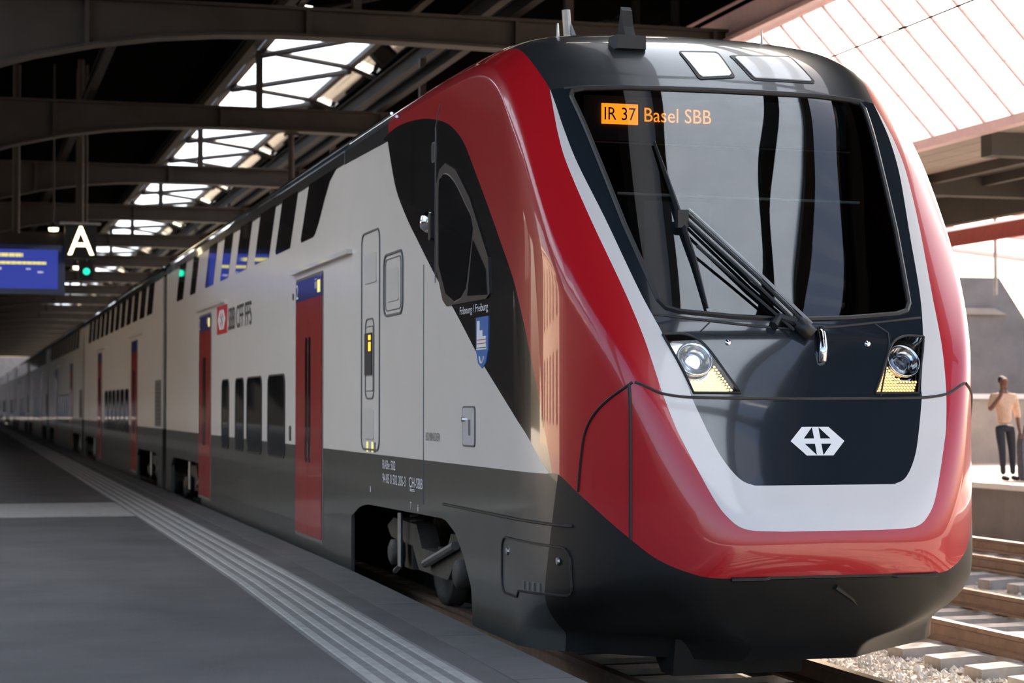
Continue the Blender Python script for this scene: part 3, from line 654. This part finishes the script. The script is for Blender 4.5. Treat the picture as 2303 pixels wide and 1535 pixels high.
def bogie(yc, parent):
    b = MB()
    for s in (-1, 1): b.prism([(-1.75,.95),(-1.5,1.03),(-.6,1.02),(-.4,.84),(.4,.84),(.6,1.02),(1.5,1.03),(1.75,.95),(1.6,.86),(.75,.84),(.5,.66),(-.5,.66),(-.75,.84),(-1.6,.86)], lambda p, d: (d, yc+p[0], p[1]), XM+s*1.0, XM+s*1.16)
    b.box((XM-1.05, yc-.3, .7), (XM+1.05, yc+.3, .86)); f_ = b.build('bogie', 'bogie', parent)
    for dy in (-1.15, 1.15):
        wheelset(yc+dy, f_)
        for s in (-1, 1):
            MB().box((XM+s*1.0-.1, yc+dy-.16, .62), (XM+s*1.0+.16, yc+dy+.16, .90)).build('axle_box', 'bogie', f_)
            MB().lathe([(0,-.05),(.11,-.05),(.11,.05),(.07,.07),(0,.07)], (XM+s*1.2, yc+dy, .76), (s,0,0), 14).build('axle_cap', 'bogie', f_, True)
            sp = [(XM+s*1.08+.06*math.cos(t*.8), yc+dy*.78+.06*math.sin(t*.8), .88+t*.0055) for t in range(46)]
            MB().tube(sp, .012, 5).build('coil_spring', 'bogie', f_)
    MB().tube([(XM-1.2, yc-.9, .95), (XM-1.2, yc+.1, .74)], .035, 8).build('damper', 'steel', f_)
    MB().tube([(XM-1.22, yc+.95, 1.1), (XM-1.22, yc+.95, .66), (XM-1.22, yc+1.15, .60)], .022, 8).build('sand_pipe', 'steel', f_)
    return f_
RS = [(-1.4, 4.306)]+[(-a, 4.646-float(drop0(a))) for a in np.linspace(1.39, 0, 22)]
RS = RS+[(-a, z) for a, z in RS[::-1][1:]]
def body(y0, y1, parent, cuts, zs=.48):
    "white sides, dark lower sides with wheel openings, black roof"
    for s in (-1, 1):
        xx = XM+s*HW
        MB().prism([(y0,1.585),(y1,1.585),(y1,4.22),(y0,4.22)], lambda p, d: (d, p[0], p[1]), xx, xx-s*.06).build('white_side', 'white', parent)
        segs = []; y = y0
        for c in cuts:
            a, b = c-2.15, c+2.15
            if a > y: segs.append([(y,zs),(a,zs),(a,1.585),(y,1.585)])
            segs.append([(a,1.0),(a+.4,1.15),(b-.4,1.15),(b,1.0),(b,1.585),(a,1.585)]); y = b
        if y < y1: segs.append([(y,zs),(y1,zs),(y1,1.585),(y,1.585)])
        for q in segs: MB().prism(q, lambda p, d: (d, p[0], p[1]), xx, xx-s*.06).build('lower_side', 'dark', parent)
    pts = [(XM+a, z) for a, z in RS]
    inn = [(XM-1.34, 4.20), (XM+1.34, 4.20)]
    r = MB(); n = len(pts); vs = [(x, y0, z) for x, z in pts]+[(x, y1, z) for x, z in pts]
    r.add(vs, [(i, i+1, i+1+n, i+n) for i in range(n-1)]+[tuple(range(n))[::-1], tuple(range(n, 2*n))]); ro = r.build('roof', 'roofblack', parent, True)
    for s in (-1, 1): MB().box((XM+s*1.40-.004, y0, 4.20), (XM+s*1.40+.004, y1, 4.31)).build('roof_band', 'roofblack', parent)
    for s in (-1, 1): MB().tube([(XM+s*1.385, y0, 4.385), (XM+s*1.385, y1, 4.385)], .014, 6).build('gutter', 'chrome', parent)
    MB().box((XM-1.38, y1-.06, .9), (XM+1.38, y1, 4.25)).build('end_wall', 'rubber', parent)
    MB().box((XM-.62, y0+.1, .33), (XM+.62, y1-.1, .62)).build('core_tray', 'skirt', parent); MB().box((XM-.62, y0+.1, .62), (XM+.62, y1-.1, 1.5)).build('underframe_core', 'skirt', parent)  # solid dark core added so no light shows through under the car

# --- cab car side
for y0, y1 in ((18.0, 34.3),): body(y0, y1, cabcar, [31.3])
for s in (-1, 1): MB().tube([(XM+s*1.385, 16.0, 4.385), (XM+s*1.385, 18.0, 4.385)], .014, 6).build('gutter', 'chrome', cabcar)
MB().box((XM-.62, 13.3, .33), (XM+.62, 18.0, 1.5)).build('underframe_core', 'skirt', cabcar)  # dark core added to close the bogie gap against light from behind
side([(17.63,.48),(18.01,.48),(18.01,1.585),(17.63,1.585)], 'lower_side', 'dark', cabcar, -.002, s=-1)
bogie(15.45, cabcar); bogie(31.3, cabcar)
# black window ribbon: slanted start, then the windows
side([(18.30,4.215),(18.45,4.19),(18.75,4.12),(19.02,3.98),(19.35,3.78),(19.55,3.69),(19.66,3.665),(20.37,3.665),(20.41,3.70),(19.90,4.215)], 'upper_window', 'glass', cabcar, .005)
for a, b in ((21.08,22.13),(22.60,23.77),(24.46,25.49),(26.19,27.03),(27.81,28.75),(29.98,30.70),(31.71,32.65)): upper_window(a, b, cabcar)
door(19.12, 20.66, cabcar); door(28.05, 29.40, cabcar)
for a, b in ((21.42,22.64),(23.14,24.36),(24.67,25.42),(26.07,26.78)): lower_window(a, b, cabcar)
lg = side([(26.30,2.95),(27.33,2.95),(27.33,3.325),(26.30,3.325)], 'operator_logo', 'logored', cabcar, .008)
lm = MB()
for sgn in (-1, 1):
    for q in ([(-.40,0),(-.20,.13),(-.06,.13),(-.22,0)], [(-.40,0),(-.22,0),(-.06,-.13),(-.20,-.13)], [(-.24,.03),(-.24,-.03),(0,-.03),(0,.03)], [(-.05,.13),(-.05,-.13),(0,-.13),(0,.13)]):
        lm.add([(XL-.011, 26.815+sgn*y, 3.137+z) for y, z in q], [(0, 1, 2, 3)])
lm.build('logo_cross', 'textwhite', lg)
text('operator_name', 'SBB CFF FFS', (XL-.004, 26.16, 2.97), FLEX, FLEY, 2.15, .29, 'textblack', cabcar)
# equipment panels ahead of the first door
P1 = rrect(16.38, 1.62, 17.15, 3.48, .10); outline(P1, .010, 'panel_joint', cabcar)
P2 = rrect(15.47, 2.73, 16.20, 3.23, .10); outline(P2, .012, 'panel_joint', cabcar)
pp = side(rrect(15.63, 2.84, 16.06, 3.105, .03), 'side_plate', 'cream', cabcar, .010); outline(rrect(15.55, 2.77, 16.14, 3.19, .05), .005, 'hinge_line', pp)
side(rrect(16.51, 3.04, 17.0, 3.29, .02), 'side_plate', 'cream', cabcar, .012); side(rrect(16.62, 1.71, 17.01, 1.975, .02), 'side_plate', 'cream', cabcar, .010)
outline(rrect(16.62, 2.055, 16.98, 2.735, .08), .008, 'panel_joint', cabcar); outline(rrect(16.66, 2.12, 16.98, 2.67, .02), .004, 'hinge_line', cabcar)
ds = side(rrect(16.70, 2.255, 17.0, 2.615, .01), 'side_display', 'cab', cabcar, .010)
for z0, z1 in ((2.555, 2.595), (2.46, 2.535)): side([(16.73,z0),(16.82,z0),(16.82,z1),(16.73,z1)], 'display_digit', 'led', ds, .012)
for k in range(4): side([(16.55+k*.11,1.60),(16.60+k*.11,1.60),(16.60+k*.11,1.685),(16.55+k*.11,1.685)], 'notice_sticker', ('textgrey','screentext','cream','screentext')[k], cabcar, .004)
hb = side(rrect(13.17, 1.72, 13.51, 1.985, .03), 'equipment_hatch', 'silver', cabcar, .008); outline(rrect(13.17, 1.72, 13.51, 1.985, .03), .008, 'hatch_seal', hb)
side(rrect(13.28, 1.79, 13.33, 1.90, .01), 'lock_slot', 'textgrey', hb, .010); MB().lathe([(0,.02),(.018,.018),(.02,0)], (XL-.008, 13.45, 1.90), (-1,0,0), 10).build('lock_knob', 'chrome', hb)
text('maker_plate', 'BOMBARDIER', (XL-.003, 14.64, 1.735), FLEX, FLEY, .44, .06, 'textgrey', cabcar)
text('class_code', 'RABe 502', (XL-.003, 16.23, 1.475), FLEX, FLEY, .50, .075, 'textwhite', cabcar)
text('vehicle_number', '94 85 0 502 205-3', (XL-.003, 16.23, 1.36), FLEX, FLEY, .88, .078, 'textwhite', cabcar)
text('vehicle_country', 'CH-SBB', (XL-.003, 15.22, 1.362), FLEX, FLEY, .47, .08, 'textwhite', cabcar)
for z in (1.333, 1.345): side([(15.05,z),(15.21,z),(15.21,z+.005),(15.05,z+.005)], 'country_underline', 'textwhite', cabcar, .003)
text('axle_mark', 'T', (XL-.003, 15.19, 1.20), FLEX, FLEY, .06, .05, 'textwhite', cabcar); text('axle_mark', 'i', (XL-.003, 14.92, 1.19), FLEX, FLEY, .03, .05, 'textwhite', cabcar); text('axle_mark', 'I', (XL-.003, 16.75, 1.26), FLEX, FLEY, .03, .05, 'textwhite', cabcar)
text('side_code', 'hvz', (XL-.003, 24.9, .98), FLEX, FLEY, 1.0, .16, 'textgrey', cabcar)
side(rrect(21.0, 1.62, 21.13, 1.78, .03), 'door_button', 'cab', cabcar, .006); side(rrect(20.86, 3.10, 20.93, 3.17, .02), 'side_lamp', 'cab', cabcar, .006)
# skirt hatch with bolts
hq0 = rrect(11.32, .80, 12.47, 1.155, .09); hq = []
for (a, b), (c, d) in zip(hq0, hq0[1:]+hq0[:1]):
    n = max(1, int(math.hypot(c-a, d-b)/.03)); hq += [(a+(c-a)*k/n, b+(d-b)*k/n) for k in range(n)]
sk_h = MB().tube([atY(y, z, -1, .004) for y, z in hq+hq[:1]], .008, 5, False).build('skirt_hatch_joint', 'rubber', cabcar)
for y in (12.33, 11.45): MB().lathe([(0,.014),(.022,.012),(.026,0)], atY(y, 1.07, -1, .0), (-1,0,0), 10).build('hatch_bolt', 'steel', sk_h)
for k in range(4): MB().box(tuple(atY(11.98-.09*k, .86, -1, .002)-Vector((.004,.02,.02))), tuple(atY(11.98-.09*k, .86, -1, .002)+Vector((.004,.02,.03)))).build('hatch_mark', 'textgrey', sk_h)
# cab side window and camera eye on the black flank
CW = smooth_poly([(14.20,3.02),(14.20,3.58),(14.12,3.65),(14.02,3.665),(13.86,3.63),(13.66,3.54),(13.40,3.38),(13.27,3.30),(13.20,3.20)], 3)+[(13.40,2.80),(13.55,2.745),(13.72,2.73),(13.98,2.80)]
cwf = side([(14.30,3.0),(14.30,3.62),(14.20,3.72),(14.02,3.745),(13.7,3.66),(13.3,3.42),(12.80,2.98),(12.76,2.735),(12.86,2.705),(13.98,2.71),(14.10,2.76)], 'cab_window_frame', 'rubber', cabcar, .010)
side(CW, 'cab_window', 'glass', cabcar, .016); outline(CW, .010, 'window_seal', cwf, 'steel')
W2 = [(13.19,3.12),(12.85,2.90),(12.81,2.73),(13.34,2.75)]; side(W2, 'quarter_window', 'glass', cabcar, .016); outline(W2, .008, 'window_seal', cwf, 'textgrey')
hn = side(rrect(14.36, 3.80, 14.46, 3.94, .03), 'door_handle_recess', 'rubber', cabcar, .006); outline(rrect(14.36, 3.80, 14.46, 3.94, .03), .008, 'handle_rim', hn, 'cabgrey')
MB().lathe([(.0,.06),(.05,.05),(.075,.02),(.085,-.01)], (XL, 14.62, 3.37), (-1,0,0), 16).build('side_camera', 'chrome', cabcar, True); side(rrect(14.40, 3.22, 14.48, 3.42, .02), 'camera_mount', 'rubber', cabcar, .03)
joint([(XL-.001, 14.36, 2.90), (XL-.001, 14.36, 4.05), (XL-.001, 14.2, 4.2)], .005, cabcar, m_='cabgrey')
text('town_name', 'Fribourg / Freiburg', (XL-.004, 13.58, 2.612), FLEX, FLEY, .77, .07, 'textwhite', cabcar)
cr = side([(13.14,2.59),(12.81,2.59),(12.82,2.36),(12.87,2.28),(12.975,2.245),(13.08,2.28),(13.13,2.36)], 'town_crest', 'crestblue', cabcar, .006)
for a, b, z0, z1 in ((13.10,13.03,2.38,2.565),(13.03,12.95,2.38,2.50),(12.95,12.86,2.38,2.46),(13.11,12.85,2.37,2.385)): side([(b,z0),(a,z0),(a,z1),(b,z1)], 'crest_tower', 'textwhite', cr, .009)
for z in (2.41, 2.435): side([(12.86,z),(13.09,z),(13.09,z+.004),(12.86,z+.004)], 'crest_course', 'logored', cr, .011)
MB().tube([(XL-.008, 12.975+.055*math.cos(t), 2.325+.045*math.sin(t)) for t in np.linspace(math.pi, 2*math.pi, 10)], .006, 5).build('crest_ring', 'textwhite', cr)
# fittings on the roof behind the cab: bracket mast and a lowered current collector
ms = MB().box((XM-.16, 15.2, 4.62), (XM+.16, 15.6, 4.70)).build('mast_foot', 'skirt', cabcar)
MB().tube([(XM-.02, 15.45, 4.68), (XM-.06, 15.45, 5.20)], .035, 8).build('mast', 'steel', ms); MB().tube([(XM+.10, 15.35, 4.68), (XM-.04, 15.45, 5.10)], .022, 8).build('mast_stay', 'steel', ms)
pg = MB().box((XM-.5, 20.6, 4.60), (XM+.5, 22.4, 4.68)).build('pantograph_base', 'skirt', cabcar)
MB().tube([(XM, 22.2, 4.72), (XM, 20.4, 4.86)], .05, 8).build('lower_arm', 'skirt', pg); MB().tube([(XM, 20.4, 4.86), (XM, 22.3, 4.94)], .035, 8).build('upper_arm', 'skirt', pg)
MB().tube([(XM-.75, 22.3, 4.84), (XM-.55, 22.3, 4.95), (XM+.55, 22.3, 4.95), (XM+.75, 22.3, 4.84)], .025, 8).build('contact_strip', 'skirt', pg)

# ------------------------------------------------------------------ coaches behind
Y1 = 34.95; CL = 22.8; PITCHC = 23.55
coach = root('coach', (XM, Y1+CL/2, RAIL), 'white double deck coach coupled right behind the red nosed cab car', 'railcar', 'coaches of the train')
body(Y1, Y1+CL, coach, [Y1+3.0, Y1+CL-3.0]); bogie(Y1+3.0, coach); bogie(Y1+CL-3.0, coach)
MB().box((XM-1.38, Y1, .9), (XM+1.38, Y1+.05, 4.25)).build('end_wall', 'rubber', coach)
MB().box((XM-1.1, Y1-.64, 1.0), (XM+1.1, Y1+.02, 4.1)).build('gangway_bellows', 'rubber', coach)
for k in range(12): upper_window(Y1+2.0+k*1.6, Y1+3.1+k*1.6, coach)
for k in range(6): lower_window(Y1+7.2+k*1.22, Y1+8.1+k*1.22, coach)
for y in (40.1, 50.4): door(y, y+1.35, coach, False)
v = side(rrect(35.2, 1.62, 36.3, 2.44, .05), 'vent_grille', 'cabgrey', coach, .006)
for k in range(10): side([(35.25,1.67+k*.075),(36.25,1.67+k*.075),(36.25,1.70+k*.075),(35.25,1.70+k*.075)], 'vent_slat', 'rubber', v, .010)
nth = ['first', 'second', 'third', 'fourth', 'fifth', 'sixth', 'seventh']
coach['label'] = 'white double deck coach, first behind the red nosed cab car'
for k in range(1, 7):
    c = copy_tree(coach, (0, PITCHC*k, 0)); c['label'] = f'white double deck coach, {nth[k]} behind the red nosed cab car'

# ------------------------------------------------------------------ hanging signs and lamps over the platform
K = 41/29; DX = lambda x: x*K; DZ = lambda z: 2+(z-2)*K; roofz = lambda x: 8.708+(x+1)*.0467+.01
ds = root('departure_display', (DX(.7), 41, DZ(3.56)), 'blue departure screen in a dark frame hanging over the platform', 'display')
MB().box((DX(-1.1), 40.98, DZ(3.56)), (DX(1.42), 41.3, DZ(4.26))).build('housing', 'blue', ds)
sc = MB().box((DX(-1.02), 40.96, DZ(3.64)), (DX(1.32), 40.98, DZ(4.19))).build('screen', 'screen', ds)
for x0, x1, z0, z1, m_ in ((-.8,.84,4.085,4.135,'screentext'), (-.8,1.16,3.98,4.02,'screentext'), (-.6,.55,3.90,3.935,'screengrey'), (.88,.95,3.905,3.925,'screengrey'), (1.04,1.12,3.86,3.885,'screengrey')):
    x = x0
    while x < x1:
        w = min(random.uniform(.05, .12), x1-x); MB().box((DX(x), 40.95, DZ(z0)), (DX(x+w*.93), 40.96, DZ(z1))).build('text_line', m_, sc); x += w
MB().box((DX(-1.1), 41.0, DZ(4.26)), (DX(1.42), 41.25, DZ(4.42))).build('hood', 'girder', ds)
for x in (DX(.74), DX(-.6)): MB().tube([(x, 41.1, DZ(4.42)), (x, 41.1, roofz(x))], .075, 10).build('hanger_tube', 'girder', ds)
sa = root('sector_sign', (2.27, 40.4, 4.9), 'dark sector sign with a glowing letter A hung from a tube', 'sign')
MB().box((1.97, 40.4, 4.90), (2.59, 40.55, 5.567)).build('panel', 'rubber', sa); MB().box((1.87, 40.36, 5.567), (2.67, 40.6, 5.61)).build('cap', 'steel', sa)
text('letter', 'A', (2.03, 40.39, 4.965), (1,0,0), (0,0,1), .505, .57, 'signlight', sa, .0); MB().tube([(2.27, 40.48, 5.61), (2.27, 40.48, roofz(2.27))], .065, 10).build('hanger_tube', 'girder', sa)
def lamp(x, y, z, ztop, label, m_='lampwarm', r=.09):
    L = root('hanging_lamp', (x, y, z), label, 'lamp')
    MB().lathe([(0,-.05),(r,-.04),(r*1.1,.02),(0,.03)], (x, y, z), (0,0,1), 16).build('diffuser', m_, L, True)
    MB().lathe([(r*1.1,.02),(r*1.3,.03),(r*.8,.10),(0,.14)], (x, y, z), (0,0,1), 16).build('shade', 'girder', L, True); MB().tube([(x, y, z+.12), (x, y, ztop)], .02, 6).build('cord', 'girder', L)
lamp(1.777, 41, 5.52, roofz(1.777), 'small warm lamp glowing left of the letter A sign'); lamp(2.26, 41.6, 4.80, roofz(2.26), 'small warm lamp glowing just below the letter A sign', r=.06)
sgn = root('track_signal', (2.41, 41, 4.5), 'small dark signal head showing a green light under the letter A sign', 'signal')
MB().box((2.28, 41, 4.52), (2.56, 41.2, 4.88)).build('housing', 'rubber', sgn); MB().lathe([(0,.03),(.065,.02),(.07,0)], (2.43, 41, 4.68), (0,-1,0), 14).build('green_lens', 'lampgreen', sgn, True); MB().tube([(2.42, 41.1, 4.88), (2.42, 41.1, roofz(2.42))], .03, 8).build('hanger', 'girder', sgn)
for x, y, z in ((5.9, 36.85, 4.9),):
    h = root('hanger_tube', (x, y, z), 'grey tube hanging from a roof girder behind the train', 'tube'); MB().tube([(x, y, z), (x, y, 7.02)], .055, 10).build('tube', 'girder', h); MB().box((x-.12, y-.12, 7.0), (x+.12, y+.12, 7.05)).build('bracket', 'girder', h)
# equipment on the hall edge above the train
for x, y, l in ((9.8, 28.5, 'dark insulator bracket hanging from the hall roof edge above the train'), (10.25, 28.0, 'dark insulator bracket hanging beside the broad brown edge beam')):
    zt = 9.0-(x-8.45)*.5102
    q = root('insulator_bracket', (x, y, zt-.8), l, 'bracket')
    MB().tube([(x, y, zt), (x, y, zt-.75)], .07, 10).build('drop_tube', 'girderdark', q); MB().tube([(x, y, zt-.35), (x-.5, y, zt-.62)], .035, 8).build('arm', 'girderdark', q)
    for k in range(2): MB().lathe([(.04,0),(.13,.03),(.05,.07),(.13,.11),(.05,.15),(.13,.19),(.04,.24)], (x-.18-.28*k, y, zt-.42-.10*k), (0,0,-1), 12).build('insulator', 'girderdark', q, True)
# unseen bar added under the skylight to put a dark line in the windshield reflection
cd = root('duct_bar', (6.7, 13, 7.5), 'added dark bar laid on the girders to reflect in the windshield', 'added bar')
MB().box((6.64, 8.2, 7.50), (6.74, 18.2, 7.58)).build('tray', 'girderdark', cd)
for x in (6.64, 6.73): MB().box((x, 8.2, 7.58), (x+.01, 18.2, 7.64)).build('side_flange', 'girderdark', cd)

# ------------------------------------------------------------------ the person on the far platform
def person():
    px, py_, pz_ = 15.42, 27.55, .845; H = 1.60
    r = root('person', (px, py_, pz_), 'person in peach shirt and dark trousers with one hand raised to the face', 'person')
    u = H/1.75; V = Vector
    def skin(name, verts, edges, m_, sub=2):
        me = bpy.data.meshes.new(name); me.from_pydata([(px+v[0]*u, py_+v[1]*u, pz_+v[2]*u) for v, _ in verts], edges, [])
        o = link(name, me, m_, r); md = o.modifiers.new('s', 'SKIN'); 
        for i, (_, rad) in enumerate(verts): me.skin_vertices[0].data[i].radius = (rad*u, rad*u) if not isinstance(rad, tuple) else (rad[0]*u, rad[1]*u)
        me.skin_vertices[0].data[0].use_root = True
        s = o.modifiers.new('ss', 'SUBSURF'); s.levels = sub; s.render_levels = sub
        return o
    # right (image left) arm raised to the face, left arm hanging, weight on one leg; faces the camera side (-Y)
    legs = [((.0,0,.93),(.115,.085)), ((-.09,.0,.86),.095), ((-.06,-.02,.50),.065), ((-.02,.02,.09),.045), ((-.03,-.10,.04),.04), ((.10,.0,.86),.095), ((.14,.01,.50),.065), ((.17,.04,.09),.045), ((.19,-.08,.04),.04)]
    skin('body', [((0,0,.98),(.13,.095)), ((-.01,0,1.20),(.135,.10)), ((-.02,0,1.40),(.16,.09)), ((-.02,0,1.47),(.07,.07)), ((-.02,-.01,1.53),.05), ((-.02,-.015,1.585),(.07,.075)), ((-.02,-.02,1.66),(.078,.09)), ((-.02,-.01,1.715),(.06,.075)),
        ((-.20,0,1.41),.055), ((-.30,-.05,1.17),.042), ((-.19,-.20,1.40),.032), ((-.12,-.19,1.53),.028), ((.17,0,1.41),.055), ((.24,.02,1.14),.042), ((.22,-.08,.90),.032), ((.22,-.11,.83),.03), ((.225,-.13,.75),.018)],
        [(0,1),(1,2),(2,3),(3,4),(4,5),(5,6),(6,7),(2,8),(8,9),(9,10),(10,11),(2,12),(12,13),(13,14),(14,15),(15,16)], 'skin')
    skin('trousers', legs[:4]+legs[5:8], [(0,1),(1,2),(2,3),(0,4),(4,5),(5,6)], 'trouser')
    skin('shirt', [((0,0,.93),(.15,.115)), ((-.01,0,1.20),(.155,.12)), ((-.02,0,1.40),(.175,.105)), ((-.02,0,1.455),(.09,.085)), ((-.205,0,1.40),.075), ((-.29,-.045,1.20),.06), ((.175,0,1.40),.075), ((.245,.02,1.16),.06), ((.235,-.03,1.03),.055)],
         [(0,1),(1,2),(2,3),(2,4),(4,5),(2,6),(6,7),(7,8)], 'shirt')
    for x, y in ((-.02, .02), (.17, .04)):
        skin('shoe', [((x,y+.03,.045),.045), ((x+.005,y-.08,.04),.045), ((x+.01,y-.17,.03),.033)], [(0,1),(1,2)], 'trouser', 1)
    skin('hair', [((-.02,.01,1.74),(.07,.085)), ((-.02,.045,1.68),(.082,.075)), ((-.02,.05,1.61),(.065,.05))], [(0,1),(1,2)], 'hair')
    # fingers of the raised and the hanging hand
    for hx, hy, hz, dx, dy, dz in ((-.12,-.19,1.53,.3,.25,.9), (.225,-.13,.76,0,-.15,-1)):
        for k in range(4):
            o_ = (k-1.5)*.016
            skin('finger', [((hx+o_,hy,hz),.010), ((hx+o_+dx*.03,hy+dy*.03-.008,hz+dz*.035),.009), ((hx+o_+dx*.055,hy+dy*.06,hz+dz*(.062+.006*(k in (1, 2)))),.007)], [(0,1),(1,2)], 'skin', 1)
        skin('thumb', [((hx+.03,hy,hz-dz*.03),.011), ((hx+.05,hy-.012,hz+dz*.0),.010), ((hx+.055,hy-.015,hz+dz*.025),.008)], [(0,1),(1,2)], 'skin', 1)
    return r
person()
bg2 = root('shoulder_bag', (15.80, 27.55, .845), 'grey patterned bag standing on the platform beside the person', 'bag')
b = MB(); b.prism([(-.11,0),(.11,0),(.13,.55),(.10,.72),(-.10,.72),(-.13,.55)], lambda p, d: (15.80+p[0], 27.55+d, .845+p[1]), -.09, .09); b.build('bag_body', 'bag', bg2)
MB().tube([(15.74, 27.55, 1.55), (15.76, 27.55, 1.68), (15.84, 27.55, 1.68), (15.86, 27.55, 1.55)], .014, 6).build('handle', 'trouser', bg2)
